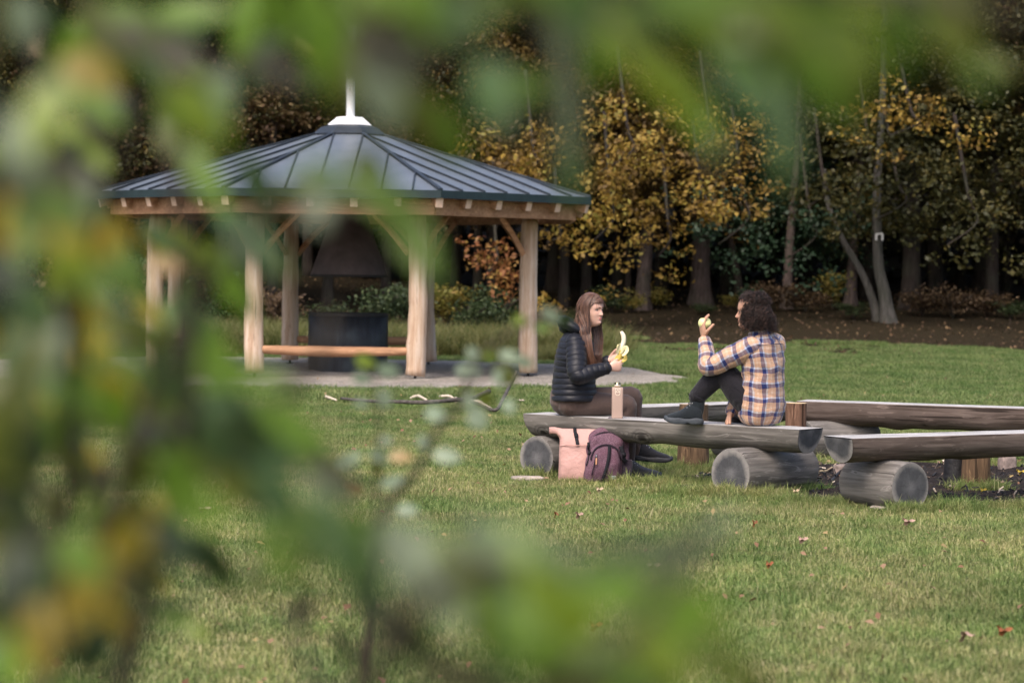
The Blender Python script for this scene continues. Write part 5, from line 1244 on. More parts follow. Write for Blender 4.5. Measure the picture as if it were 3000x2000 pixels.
M_pink = simple('pink_coated_canvas', (.47, .275, .245), .6, .3, 0, .05, 6, .9, bd=.03); M_web = simple('black_webbing', (.012, .012, .016), .75, .2)
gp = on_ground(1690, 1417); pk = empty('rolltop_backpack', (gp.x, gp.y+.10, 0), 'pale pink roll-top backpack leaning on the bench', 'backpack')
pk.rotation_euler = (R(-5), 0, R(-6))
s2 = FPX/(gp.y+.02)
def Q(px, py): return ((px-1690)/s2, (1416-py)/s2)
mb = MB()
# front outline sections from bottom to top: (z, x_left, x_right, depth)
secs = [(.0, 1637, 1745, .065), (.012, 1636, 1746, .095), (.10, 1637, 1746, .115), (.20, 1637, 1747, .105), (.27, 1638, 1750, .092), (.31, 1636, 1752, .072), (.34, 1624, 1757, .052), (.36, 1613, 1760, .038), (.375, 1610, 1761, .03)]
vs = []; seg = 40
sp = smooth_path(secs, 5)
for (z, xl, xr, dp) in sp:
    cx = (float(xl)+float(xr))/2; w = (xr-xl)/2/s2
    for j in range(seg):
        a = 2*PI*j/seg; c, s_ = math.cos(a), math.sin(a)
        x = (cx-1690)/s2+w*math.copysign(abs(c)**.45, c); y = dp*math.copysign(abs(s_)**.8, s_)
        y += .006*mnoise.noise(Vector((x*18, y*10, z*14))); vs.append((x, y, z))
n = len(sp); fs = [(i*seg+j, i*seg+(j+1) % seg, (i+1)*seg+(j+1) % seg, (i+1)*seg+j) for i in range(n-1) for j in range(seg)]+[tuple(range(seg))[::-1], tuple((n-1)*seg+j for j in range(seg))]
mb.add(vs, fs); obj('bag_body', mb, M_pink, pk)
mb = MB(); rl = [(*Q(1607, 1256),), (*Q(1625, 1256),), (*Q(1660, 1262),), (*Q(1690, 1269),), (*Q(1720, 1271),), (*Q(1758, 1275),)]
tube(mb, smooth_path([(x, -.012+.006*math.sin(i*1.3), z-.022) for i, (x, z) in enumerate(rl)], 5), .024, .030, seg=16, up=(0, 0, 1), power=3, mod=lambda i, a, v: 1+.12*mnoise.noise(Vector((v*12, a, 3)))); obj('rolled_top', mb, M_pink, pk)
mb = MB(); x0, z0 = Q(1683, 1256); x1, z1 = Q(1691, 1282); x2, z2 = Q(1695, 1308)
tube(mb, smooth_path([(x0, .0, z0+.004), (x0, -.040, z0-.004), (x0+.004, -.048, z0-.03), (x1-.004, -.078, z1), (x2, -.108, z2)], 5), .0022, .012, seg=8, up=(0, -1, .1)); tube(mb, [(x1-.008, -.066, z1+.02), (x1-.002, -.084, z1-.004)], .004, .0145, seg=8, up=(0, -1, .1)); obj('closing_strap', mb, M_web, pk)
mb = MB(); tube(mb, smooth_path([((px_-1690)/s2, -yy, Q(0, 1308+dz)[1]) for px_, yy, dz in ((1640, .075, 2), (1665, .106, 0), (1690, .112, 0), (1715, .110, 0), (1745, .085, 1))], 4), .0035, .002, seg=6, up=(0, 0, 1)); obj('pocket_edge', mb, simple('pink_edge', (.45, .25, .22), .7), pk)
mb = MB(); tube(mb, smooth_path([(-.12, .05, .04), (-.135, .09, .02), (-.12, .10, .14), (-.10, .07, .3)], 4), .006, .018, seg=8, up=(1, 0, 0)); obj('shoulder_strap', mb, M_web, pk)

t = NT('heather_plum_fabric'); nz = t.noise(t.coord('Object'), 330, 3, .7); n2 = t.noise(t.coord('Object'), 9, 3)
c = t.ramp(nz, [(.36, (.055, .024, .038)), (.5, (.125, .065, .09)), (.66, (.27, .18, .225))]); c = t.mix(t.ramp(n2, [(.45, 0.0), (.75, .35)]), c, (.10, .03, .05)); t.bump(t.noise(t.coord('Object', (6, 6, 6)), 1.0, 3), .7, .03); M_plum = t.fin(c, .85, .15)
M_mesh = cloth('dark_mesh_pocket', (.035, .025, .038), .3, 150, .9, .5); M_zip = simple('zip_tape', (.018, .010, .018), .7, .3); M_tan = simple('tan_leather', (.55, .28, .16), .6, .3); M_silver = simple('zip_puller', (.2, .2, .22), .3, .5, 1.0)
gq = on_ground(1775, 1419); pp = empty('backpack', (gq.x+.0, gq.y+.10, 0), 'heather plum hiking backpack leaning on the bench beside the pink one', 'backpack'); pp.rotation_euler = (R(-4), 0, R(14))
s3 = FPX/(gq.y+.02)
def puff(mb, prof, seg=40, p1=.55, p2=.8, cyy=0.0, seed=0, wr=.010):
    """prof: (z, x centre, half width, y front, y back)"""
    sp = smooth_path(prof, 5); vs = []
    for (z, cx, w, yf_, yb) in sp:
        for j in range(seg):
            a = 2*PI*j/seg; c, s_ = math.cos(a), math.sin(a); d_ = (yb-yf_)/2; x = cx+w*math.copysign(abs(c)**p1, c); y = (yf_+yb)/2+d_*math.copysign(abs(s_)**p2, s_)
            k = wr*mnoise.noise(Vector((x*16+seed, y*16, z*16))); vs.append((x+k*c, y+k*s_, z+k*.4))
    n = len(sp); mb.add(vs, [(i*seg+j, i*seg+(j+1) % seg, (i+1)*seg+(j+1) % seg, (i+1)*seg+j) for i in range(n-1) for j in range(seg)]+[tuple(range(seg))[::-1], tuple((n-1)*seg+j for j in range(seg))]); return mb
obj('main_bag', puff(MB(), [(.0, .01, .125, -.03, .08), (.015, .01, .155, -.05, .10), (.10, .012, .165, -.06, .10), (.22, .018, .16, -.055, .09), (.30, .025, .15, -.045, .08), (.36, .03, .12, -.03, .07), (.39, .03, .075, -.005, .06), (.402, .03, .02, .02, .05)], seed=1), M_plum, pp)
obj('upper_pocket', puff(MB(), [(.18, -.02, .12, -.10, .0), (.24, -.018, .132, -.105, .0), (.30, -.012, .12, -.095, .0), (.335, -.006, .09, -.07, .0), (.358, 0, .04, -.045, .0)], seed=4), M_plum, pp)
fp = obj('front_pocket', puff(MB(), [(.004, -.05, .10, -.10, .0), (.02, -.05, .122, -.135, .0), (.10, -.045, .125, -.155, .0), (.19, -.038, .115, -.145, .0), (.25, -.03, .09, -.12, .0), (.278, -.026, .045, -.09, .0)], seed=7), M_plum, pp)
obj('side_pocket', puff(MB(), [(.004, .125, .035, -.05, .06), (.02, .13, .048, -.07, .075), (.10, .14, .048, -.075, .08), (.155, .142, .044, -.07, .075), (.165, .142, .04, -.06, .07)], seed=9), M_mesh, pp)
def strip(nm, pts, w, mat, par, th=.0022, up=(0, -1, 0)):
    m = MB(); tube(m, smooth_path(pts, 5), th, w, seg=8, up=up); return obj(nm, m, mat, par)
strip('centre_strap', [(-.005, -.122, .262), (-.012, -.146, .225), (-.025, -.162, .16), (-.045, -.165, .09), (-.065, -.150, .02)], .0115, M_web, fp, .003)
strip('pocket_zip', [(-.142, -.150, .06), (-.128, -.158, .12), (-.112, -.152, .185), (-.105, -.146, .205)], .0045, M_zip, fp, .003)
m_ = MB(); tube(m_, [(-.108, -.156, .203), (-.109, -.160, .175)], .0035, .005, seg=8, up=(0, -1, 0)); obj('zip_puller', m_, M_silver, fp)
m_ = MB(); tube(m_, [(-.110, -.162, .176), (-.113, -.168, .135)], .003, .006, seg=8, up=(0, -1, 0), round_ends=True); obj('leather_pull', m_, M_tan, fp)
arc = [(-.03+.112*math.cos(a)*-1, -.135-.012*math.sin(a), .165+.105*math.sin(a)) for a in [PI*i/14 for i in range(15)]]
m_ = MB(); tube(m_, smooth_path([(x, y+.030*max(0, (z-.2)/.08), z) for x, y, z in arc], 3), .0035, .006, seg=8, up=(0, -1, .2)); obj('pocket_seam', m_, M_zip, fp)
arc = [(-.010-.122*math.cos(a), -.078+.02*math.sin(a), .255+.100*math.sin(a)) for a in [PI*i/14 for i in range(15)]]
m_ = MB(); tube(m_, smooth_path(arc, 3), .004, .007, seg=8, up=(0, -1, .3)); obj('main_zip', m_, M_zip, pp)
arc = [(.028-.135*math.cos(a), -.012+.02*math.sin(a), .270+.118*math.sin(a)) for a in [PI*(i+1)/15 for i in range(14)]]
m_ = MB(); tube(m_, smooth_path(arc, 3), .003, .006, seg=8, up=(0, -1, .5)); obj('top_zip', m_, M_zip, pp)
m_ = MB(); tube(m_, smooth_path([(.012, -.0, .385), (.012, -.01, .425), (.030, -.02, .452), (.055, -.01, .435), (.066, .0, .385)], 5), .003, .012, seg=8, up=(0, 0, 1)); obj('grab_handle', m_, cloth('handle_webbing', (.07, .045, .07), .3, 160), pp)
m_ = MB(); 
tube(m_, smooth_path([(.165, .09, .36), (.185, .10, .25), (.195, .09, .12), (.205, .05, .02)], 5), .012, .030, seg=12, up=(1, 0, 0)); tube(m_, smooth_path([(.15, .12, .38), (.17, .15, .2), (.225, .08, .05)], 5), .012, .03, seg=12, up=(1, 0, 0)); obj('shoulder_strap', m_, cloth('black_padding', (.010, .010, .014), .3, 120, .9), pp)
m_ = MB(); tube(m_, smooth_path([(-.135, -.06, .285), (-.150, -.09, .25), (-.142, -.10, .215), (-.150, -.105, .17), (-.165, -.105, .125)], 4), .003, .008, seg=8, up=(0, -1, 0)); box(m_, (-.150, -.098, .262), (.014, .012, .05)); box(m_, (-.143, -.108, .212), (.022, .012, .022)); obj('side_strap', m_, M_web, pp)
m_ = MB(); tube(m_, smooth_path([(.085, -.105, .26), (.095, -.11, .22), (.105, -.10, .17), (.125, -.09, .15)], 4), .004, .016, seg=8, up=(0, -1, 0)); box(m_, (.102, -.108, .20), (.035, .012, .03)); obj('compression_strap', m_, M_web, pp)
m_ = MB(); box(m_, (.012, -.158, .042), (.040, .004, .027), Matrix.Rotation(R(14), 3, 'Z')); lb_ = obj('woven_label', m_, simple('label_cloth', (.32, .34, .33), .8), pp, smooth=False)
m_ = MB(); box(m_, (.0115, -.1607, .042), (.029, .002, .016), Matrix.Rotation(R(14), 3, 'Z')); obj('label_field', m_, simple('label_dark', (.12, .17, .16), .8), lb_, smooth=False)
m_ = MB(); box(m_, (.0075, -.1625, .042), (.010, .002, .004), Matrix.Rotation(R(24), 3, 'Y')); box(m_, (.0165, -.1605, .042), (.010, .002, .004), Matrix.Rotation(R(-24), 3, 'Y')); obj('label_mark', m_, simple('label_light', (.4, .42, .4), .8), lb_, smooth=False)
# ---------------------------------------------------------------- fallen leaves on the lawn
M_fall = leaf_mat('fallen_leaf', [(0, (.12, .055, .03)), (.35, (.22, .12, .07)), (.7, (.32, .21, .13)), (1, (.34, .26, .10))], .15, .7)
rg = np.random.default_rng(4)
cs = []
for k in range(1300):
    Y = 8+40*rg.random()**1.3; X = rg.uniform(-1, 1)*(Y*.23+.8)
    if Y < 40 and rg.random() < .35: continue
    if in_gravel(X, Y) < -.02 and rg.random() < .75: continue
    cs.append((X, Y, ground_z(X, Y)+(.035 if in_gravel(X, Y) > 0 and in_ash(X, Y) > 0 else .045)))
cs2 = []
for k in range(6000):
    Y = rg.uniform(46, 72); X = rg.uniform(-1, 1)*(Y*.24); cs2.append((X, Y, ground_z(X, Y)+.02))
cs = np.array(cs); V = leaf_cloud(cs, 1, .01, .042, rg, .3, .35)
M_litter = leaf_mat('leaf_litter', [(0, (.03, .02, .012)), (.6, (.08, .045, .025)), (.92, (.14, .085, .045)), (1, (.24, .16, .08))], .1, .8)
obj('leaf_litter', quads_mesh('leaf_litter', leaf_cloud(np.array(cs2), 1, .01, .08, rg, .3, .5), M_litter), None, kind='stuff', label='brown leaf litter on the forest floor')
obj('fallen_leaves', quads_mesh('fallen_leaves', V, M_fall), None, kind='stuff', label='dry brown and yellow leaves scattered over the lawn')
def big_leaf(px, py, s, mat, label, rz):
    g = on_ground(px, py); mb = MB(); n = 14; vs = [(0, 0, .004)]
    for i in range(2*n):
        a = 2*PI*i/(2*n); r = s*.72*(.5+.16*math.cos(7*a))*(1 if math.cos(a) > -.9 else .7); vs.append((r*math.cos(a)*1.25, r*math.sin(a)*.8, .012*math.cos(2*a)+.010*math.sin(3*a)))
    mb.add(vs, [(0, i+1, (i+1) % (2*n)+1) for i in range(2*n)]); o = obj('oak_leaf', mb, mat, label=label, cat='leaf', group='single large fallen leaves', loc=g+Vector((0, 0, .045))); o.rotation_euler = (R(-14), R(8), rz); return o
ML = [simple('pinkish_dry_leaf', (.42, .27, .21), .7, .2, 0, .3, 30), simple('rust_leaf', (.26, .09, .035), .6, .3, 0, .3, 30), simple('pale_leaf', (.48, .36, .24), .7, .2, 0, .3, 30), simple('yellow_leaf', (.5, .36, .05), .6, .3, 0, .3, 30)]
for px, py, s, m, lab, rz in [(2660, 1550, .085, 0, 'pale pinkish crumpled leaf in the grass below the ringed log', .3), (2212, 1556, .045, 1, 'small bright rust-orange leaf on the open lawn', .8), (2252, 1682, .04, 1, 'small red-brown leaf lower on the open lawn', 0), (2350, 1606, .06, 0, 'brown leaf in the middle of the open lawn', .1),
        (2832, 1895, .10, 0, 'large brown leaf at the lower right of the lawn', 1.2), (2940, 1883, .07, 1, 'curled brown leaf near the lower right corner', .2), (1698, 1530, .07, 0, 'curled reddish leaf below the pink bag', .9), (1630, 1530, .05, 1, 'narrow dark red leaf left below the pink bag', 1.3), (1535, 1318, .05, 2, 'tan leaf left of the leftmost log', .3),
        (1755, 1455, .05, 2, 'brown leaf in the grass before the plum backpack', .1), (2330, 1458, .05, 2, 'pale leaf right below the thick log', .2), (2610, 1480, .04, 1, 'rust leaf on the flat stone before the ringed log', .4), (2990, 1400, .08, 3, 'yellow leaf on the ash at the right border', .3), (2880, 1455, .05, 3, 'yellow leaf at the foot of the brown upright stump', .3), (2935, 1432, .05, 0, 'brown leaf on the ash beyond the brown stump', .8),
        (2382, 1362, .05, 2, 'tan leaf on the ash beside the bent stick', .5), (1910, 1683, .08, 2, 'whitish dry leaf on the lawn below the bags', .2), (595, 1513, .09, 2, 'large tan leaf in a gap of the dense shrub', .4), (1745, 1867, .06, 1, 'orange-brown leaf in the grass at the bottom', .4)]:
    big_leaf(px, py, s, ML[m], lab, rz)
# longer tufts
for (X, Y) in EDGE_TUFTS:
    if random.random() < .8: GP.append((X, Y, -.01, random.uniform(0, 6), random.uniform(.35, .75), 8+random.randrange(3)))
def tuft_line(p, q, n, w=.05, lo=.4, hi=.9):
    for k in range(n):
        u = random.random(); X = p[0]+(q[0]-p[0])*u+random.gauss(0, w); Y = p[1]+(q[1]-p[1])*u+random.gauss(0, w); GP.append((X, Y, -.01, random.uniform(0, 6), random.uniform(lo, hi), 8+random.randrange(3)))
c = Vector((1.73, 16.33, 0)); tuft_line(c-nA*.46-dA*.18, c-nA*.46+dA*.1, 14, .03); tuft_line(c-nA*.5+dA*.19, c+nA*.46+dA*.2, 22, .03, .35, .7)
c = Vector((.38, 17.52, 0)); tuft_line(c-nA*.33-dA*.15, c-nA*.33+dA*.15, 12, .03)
c = B0+dB*.42; tuft_line(c-nB*.35-dB*.25, c-nB*.35+dB*.25, 16, .04)
tuft_line((gp.x-.13, gp.y-.02), (gq.x+.25, gq.y-.02), 34, .025, .3, .6); tuft_line((gq.x+.2, gq.y+.0), (gq.x+.75, gq.y-.1), 40, .08, .4, .8)
tuft_line((MO.x-.6, MO.y-.15), (MO.x+.0, MO.y-.5), 40, .08, .35, .75)
for sx, d in ((2036, 18.05), (2335, 18.9), (2866, 16.8)):
    q = P(sx, 1000, d); tuft_line((q.x-.15, q.y-.14), (q.x+.15, q.y-.14), 16, .03)
for k in range(260):
    X = random.uniform(-3, 5); Y = random.uniform(9, 24)
    if in_ash(X, Y) > 0 and mnoise.noise(Vector((X*1.1, Y*1.1, 4))) > .12: GP.append((X, Y, -.01, random.uniform(0, 6), random.uniform(.25, .5), 8+random.randrange(3)))
instanced_stuff('lawn_grass', protos, GP, 'mown lawn of green and straw coloured grass')

# ---------------------------------------------------------------- blurred shrubs close to the camera
def fol(name, c, var=.25, trans=.45, rough=.38):
    return leaf_mat(name, [(0, tuple(x*(1-var) for x in c)), (1, tuple(x*(1+var) for x in c))], trans, rough, None, .5)
FM = [fol('shrub_leaf_green', (.11, .20, .018)), fol('shrub_leaf_dark', (.018, .036, .008)), fol('shrub_leaf_sky_pale', (.125, .165, .095), .25, .3, .45), fol('shrub_leaf_yellow', (.34, .26, .025)), fol('shrub_leaf_peach', (.36, .24, .10)),  # pale: sky reflected on upper leaf faces, put into the colour
      fol('shrub_leaf_lime', (.17, .24, .02)), fol('shrub_leaf_sky_teal', (.06, .115, .035), .25, .3), fol('shrub_leaf_brown', (.050, .048, .022)), fol('shrub_leaf_olive', (.095, .115, .016)), fol('shrub_leaf_sky_silver', (.24, .31, .21), .2, .3, .4)]  # teal and silver likewise carry reflected sky in their colour
G, DK, PL, YE, PE, LI, TE, BR, OL = range(9)
def leaf_blade(mb, c, ax, nrm, L, W, mi):
    ax = ax.normalized(); nrm = (nrm-ax*nrm.dot(ax)).normalized(); b = nrm.cross(ax); st = [(-.5, 0), (-.36, .30), (-.15, .48), (.08, .46), (.28, .30), (.42, .12), (.5, 0)]
    vs = []; 
    for t_, w in st:
        bend = -.10*L*(2*t_)**2*.5; vs += [c+ax*(t_*L)+b*(w*W)+nrm*(bend+.10*w*W), c+ax*(t_*L)+nrm*bend, c+ax*(t_*L)-b*(w*W)+nrm*(bend+.10*w*W)]
    fs = []
    for i in range(6):
        for j in (0, 1): fs.append((i*3+j, i*3+j+1, (i+1)*3+j+1, (i+1)*3+j))
    mb.add(vs, fs, None, mi)
def px_leaf(mb, px, py, d, L, W, ang, mi, rr):
    """leaf seen at a photo pixel; L, W in photo pixels, ang clockwise from the right"""
    c = P(px, py, d); s = FPX/d; a = R(ang); ax = RT*math.cos(a)-UP*math.sin(a)+_f*rr.uniform(-.35, .35); n_ = -_f+UP*rr.uniform(-.2, .7)+RT*rr.uniform(-.4, .4)
    leaf_blade(mb, c, ax, n_, L/s, W/s, mi); return c
def shrub(name, label, leaves, stems, stem_r, seed, cat='shrub', base=None):
    """leaves: (px, py, d, L, W, angle, kind); stems: lists of (px, py, d)"""
    rr = random.Random(seed); b = base or Vector((0, 1.5, 0)); root = empty(name, b, label, cat); mb = MB()
    for lf in leaves: px_leaf(mb, *lf, rr)
    mb.v = [(x-b.x, y-b.y, z-b.z) for x, y, z in mb.v]; obj('foliage', mb, FM, root)
    sm = MB()
    for st, r in zip(stems, stem_r):
        sp = smooth_path([tuple(P(*q)-b) for q in st], 6); n = len(sp); tube(sm, sp, [r*(1-.6*i/n) for i in range(n)], seg=7, up=(1, 0, 0))
    obj('stems', sm, M_stemf, root); return root
M_stemf = simple('shrub_bark', (.04, .032, .022), .8, .2, 0, .3, 40)
K = 3000/2352
rr = random.Random(77)
L1 = [(x*K, y*K, d*1.35, l*K*.84, w*K*.66, a, TE if (m == PL and i_ % 3) else m) for i_, (x, y, d, l, w, a, m) in enumerate([
    (60, 60, 1.3, 190, 110, 80, PL), (150, 150, 1.2, 260, 130, 110, G), (85, 110, 1.7, 60, 50, 20, PE), (250, 90, 1.25, 300, 130, 60, OL), (330, 60, 1.2, 260, 130, 30, G), (420, 75, 1.5, 130, 80, 10, PL), (440, 30, 1.2, 260, 120, 0, G), (265, 115, 1.8, 70, 60, 0, YE), (560, 60, 1.2, 250, 130, 100, G), (650, 40, 1.15, 260, 150, 60, G), (600, 140, 1.3, 200, 120, 120, TE),
    (350, 150, 1.4, 190, 110, 70, PL), (210, 230, 1.2, 260, 130, 40, G), (110, 260, 1.2, 280, 140, 100, DK), (300, 300, 1.2, 320, 140, 50, G), (240, 330, 1.2, 260, 120, 30, LI), (420, 300, 1.25, 280, 130, 70, G), (500, 250, 1.2, 260, 130, 100, TE), (40, 360, 1.1, 300, 140, 80, TE), (150, 400, 1.2, 260, 130, 20, DK), (380, 400, 1.2, 280, 130, 70, PL), (470, 410, 1.2, 250, 110, 55, G),
    (80, 480, 1.2, 280, 140, 120, G), (200, 500, 1.25, 260, 130, 60, TE), (330, 480, 1.3, 230, 120, 80, G), (400, 490, 1.6, 90, 75, 60, PE), (385, 610, 1.7, 90, 80, 0, PE), (455, 455, 1.5, 120, 90, 20, PL), (520, 430, 1.3, 220, 110, 60, G), (600, 440, 1.25, 240, 110, 65, TE), (430, 560, 1.4, 170, 100, 30, LI), (485, 590, 1.4, 140, 100, 0, LI), (560, 520, 1.35, 200, 110, 20, TE),
    (290, 620, 1.3, 260, 120, 60, G), (320, 685, 1.5, 150, 70, 55, YE), (355, 720, 1.6, 90, 45, 60, YE), (240, 700, 1.3, 170, 100, 70, G), (30, 600, 1.15, 240, 120, 90, LI), (15, 500, 1.2, 180, 100, 90, YE), (130, 560, 1.2, 240, 120, 20, OL), (70, 700, 1.1, 280, 140, 60, PL), (100, 800, 1.1, 300, 150, 90, TE), (40, 860, 1.1, 280, 150, 90, TE), (160, 760, 1.2, 160, 90, 40, OL),
    (250, 760, 1.4, 140, 90, 10, LI), (520, 640, 1.35, 200, 100, 75, G), (560, 690, 1.4, 170, 80, 70, G), (430, 700, 1.35, 200, 100, 100, G), (620, 590, 1.3, 170, 100, 50, OL), (300, 860, 1.15, 260, 140, 30, G), (400, 880, 1.15, 300, 150, 60, TE), (510, 850, 1.15, 260, 150, 20, G), (480, 780, 1.3, 240, 120, 60, G), (560, 960, 1.2, 260, 130, 40, PL), (470, 980, 1.15, 300, 140, 60, TE), (380, 1000, 1.2, 260, 140, 20, DK),
    (640, 880, 1.25, 200, 90, 30, G), (690, 1000, 1.15, 340, 130, 40, G), (750, 1080, 1.15, 280, 120, 40, BR), (620, 1020, 1.2, 240, 120, 50, TE), (525, 1010, 1.5, 110, 75, 40, YE), (495, 1040, 1.5, 80, 60, 20, PE), (550, 1100, 1.2, 240, 120, 60, DK), (640, 1150, 1.15, 320, 130, 60, TE), (700, 1220, 1.15, 240, 120, 60, G), (430, 1120, 1.2, 240, 120, 80, TE), (330, 1060, 1.25, 200, 110, 50, OL),
    (250, 960, 1.2, 220, 120, 20, BR), (160, 930, 1.2, 240, 130, 50, G), (60, 1010, 1.15, 280, 140, 80, DK), (170, 1060, 1.25, 220, 110, 40, OL), (30, 1130, 1.2, 220, 120, 60, DK), (120, 1160, 1.4, 130, 80, 60, OL), (250, 1180, 1.4, 150, 90, 30, PE), (380, 1160, 1.5, 120, 80, 0, YE), (30, 1220, 1.35, 170, 70, 50, YE), (70, 1260, 1.4, 120, 60, 45, YE), (200, 1300, 1.4, 160, 70, 100, OL), (255, 1330, 1.6, 110, 70, 80, YE), (355, 1320, 1.5, 160, 70, 35, YE), (320, 1290, 1.5, 110, 60, 30, YE),
    (300, 1250, 1.3, 190, 90, 110, G), (140, 1350, 1.4, 130, 70, 90, YE), (100, 1420, 1.5, 120, 80, 100, YE), (160, 1440, 1.5, 100, 70, 30, OL), (430, 1260, 1.3, 200, 100, 50, TE), (500, 1300, 1.3, 220, 100, 60, DK), (590, 1330, 1.3, 140, 60, 60, OL), (400, 1420, 1.6, 150, 60, 10, G), (450, 1450, 1.8, 100, 50, 20, LI), (20, 1480, 1.3, 160, 90, 80, OL)])]
def edge(y):
    ys_ = [0, 300, 500, 760, 900, 1100, 1300, 1500, 2000]; xs_ = [1050, 900, 700, 560, 640, 760, 860, 700, 380]; return float(np.interp(y, ys_, xs_))
for k in range(110):
    y = rr.uniform(-60, 1500) if k % 5 else rr.uniform(1500, 2050); x = -120+(edge(y)*.92+120)*rr.random()**1.7; d = rr.choice((1.15, 1.3, 1.5, 1.8, 2.1))
    L = rr.uniform(.028, .046)*FPX/d; L1.append((x, y, d, L, L*rr.uniform(.5, .65), rr.uniform(20, 110), rr.choice((G, G, DK, DK, DK, OL, BR, G, LI, TE, YE) if y < 1000 else (G, DK, DK, TE, OL, BR, OL, YE))))
for k in range(70):
    y = rr.uniform(380, 1250); x = rr.uniform(60, edge(y)*.86); d = rr.choice((1.5, 1.8, 2.1, 2.4)); L = rr.uniform(.034, .05)*FPX/d
    if (1010 < y < 1090 and x > 380) or k % 4 == 0: continue
    L1.append((x, y, d, L, L*rr.uniform(.45, .6), rr.uniform(30, 100), rr.choice((G, G, LI, LI, DK, DK, OL, TE, YE))))
for k in range(46):
    y = rr.uniform(1150, 1900); x = rr.uniform(-40, edge(y)*.8); d = rr.choice((1.3, 1.6, 2.0)); L = rr.uniform(.034, .05)*FPX/d
    L1.append((x, y, d, L, L*rr.uniform(.45, .6), rr.uniform(30, 110), rr.choice((DK, DK, OL, OL, G, YE, TE, BR))))
L1 = [q for q in L1 if not (300 < q[0] < 760 and 380 < q[1] < 660 and rr.random() < .5)]
shrub('dense_shrub', 'dense out-of-focus shrub of green and yellowing leaves covering the whole left side', L1,
      [[(-700, 6500, 1.6), (-100, 3500, 1.6), (150, 1900, 1.6), (200, 1000, 1.5), (100, 100, 1.4)], [(-300, 6500, 1.5), (100, 3000, 1.5), (420, 1800, 1.5), (560, 1100, 1.4), (500, 300, 1.4)], [(-500, 6500, 1.7), (0, 2600, 1.7), (350, 1500, 1.7), (850, 1150, 1.6), (980, 900, 1.6)],
       [(100, 3000, 1.5), (0, 1750, 1.7), (150, 1560, 1.9), (400, 1480, 2.0)], [(420, 1800, 1.5), (560, 1760, 2.2), (620, 1650, 2.3)], [(200, 1000, 1.5), (400, 350, 1.3), (800, 150, 1.3), (1200, 40, 1.3)]],
      [.009, .009, .007, .003, .003, .004], 5, base=Vector((-.5, 1.55, 0)))
L2 = [(x*K, y*K, d*1.2, l*K*.95, w*K*.8, a, m) for x, y, d, l, w, a, m in [
    (750, 70, 1.05, 330, 140, 100, G), (800, 160, 1.1, 240, 110, 100, OL), (880, 200, 1.05, 260, 150, 80, PL), (960, 260, 1.1, 280, 110, 60, OL), (900, 120, 1.05, 240, 120, 20, BR), (1000, 80, 1.1, 240, 110, 10, BR), (1030, 300, 1.15, 200, 90, 60, G), (860, 20, 1.1, 240, 110, 0, G), (1130, 210, 1.05, 190, 150, 90, TE), (1150, 250, 1.1, 160, 110, 60, PL), (1210, 200, 1.1, 130, 90, 0, G),
    (1290, 110, .95, 400, 90, 92, PL), (1300, 260, 1.0, 340, 90, 88, PL), (1310, 380, 1.1, 220, 70, 90, TE), (1260, 60, 1.0, 180, 90, 60, BR), (1420, 60, 1.0, 220, 90, 40, OL), (1500, 150, .95, 380, 130, 52, LI), (1470, 100, 1.0, 260, 100, 60, OL), (1580, 230, 1.0, 300, 110, 60, G), (1620, 280, 1.05, 240, 80, 70, PL), (1640, 80, .9, 320, 120, 20, LI), (1700, 50, .9, 360, 140, 10, G), (1750, 110, .9, 380, 140, 35, G),
    (1690, 180, .95, 280, 110, 60, TE), (1790, 240, 1.0, 320, 110, 75, TE), (1800, 330, 1.1, 240, 80, 90, TE), (1850, 70, .85, 420, 190, 10, LI), (1930, 90, .9, 320, 160, 40, LI), (1880, 180, .95, 280, 110, 50, G), (1950, 190, 1.0, 240, 100, 70, OL), (2060, 100, 1.0, 200, 80, 60, G), (2170, 80, .95, 280, 95, 45, G), (2210, 130, 1.0, 240, 80, 50, G), (2140, 30, 1.0, 180, 80, 20, OL), (2300, 150, 1.3, 110, 50, 40, OL), (1380, 130, 1.05, 190, 80, 100, G), (1560, 30, 1.0, 240, 90, 0, BR), (1090, 20, 1.1, 240, 110, 10, G), (650, 170, 1.2, 240, 100, 20, BR)]]
for k in range(34):
    x = rr.uniform(950, 2800); y = rr.uniform(-160, 60); d = rr.uniform(.9, 1.3); L = rr.uniform(.04, .06)*FPX/d; L2.append((x, y, d, L, L*.45, rr.uniform(0, 90), rr.choice((G, G, OL, LI, TE, DK))))
shrub('overhanging_branch', 'out-of-focus leafy branch hanging across the top of the view', L2,
      [[(-900, -1500, 1.3), (0, -500, 1.2), (900, -140, 1.1), (1700, -60, 1.0), (2600, -40, 1.0), (3000, 60, 1.0)], [(900, -140, 1.1), (1050, 60, 1.1), (1200, 260, 1.1)], [(1560, -70, 1.0), (1640, 200, 1.0), (1680, 460, 1.05)], [(1700, -60, 1.0), (1950, 160, 1.0), (2100, 330, 1.05)], [(2100, -50, 1.0), (2280, 200, 1.0), (2310, 420, 1.05)]],
      [.008, .003, .003, .003, .003], 6, 'branch', base=Vector((-.4, 1.2, 2.2)))
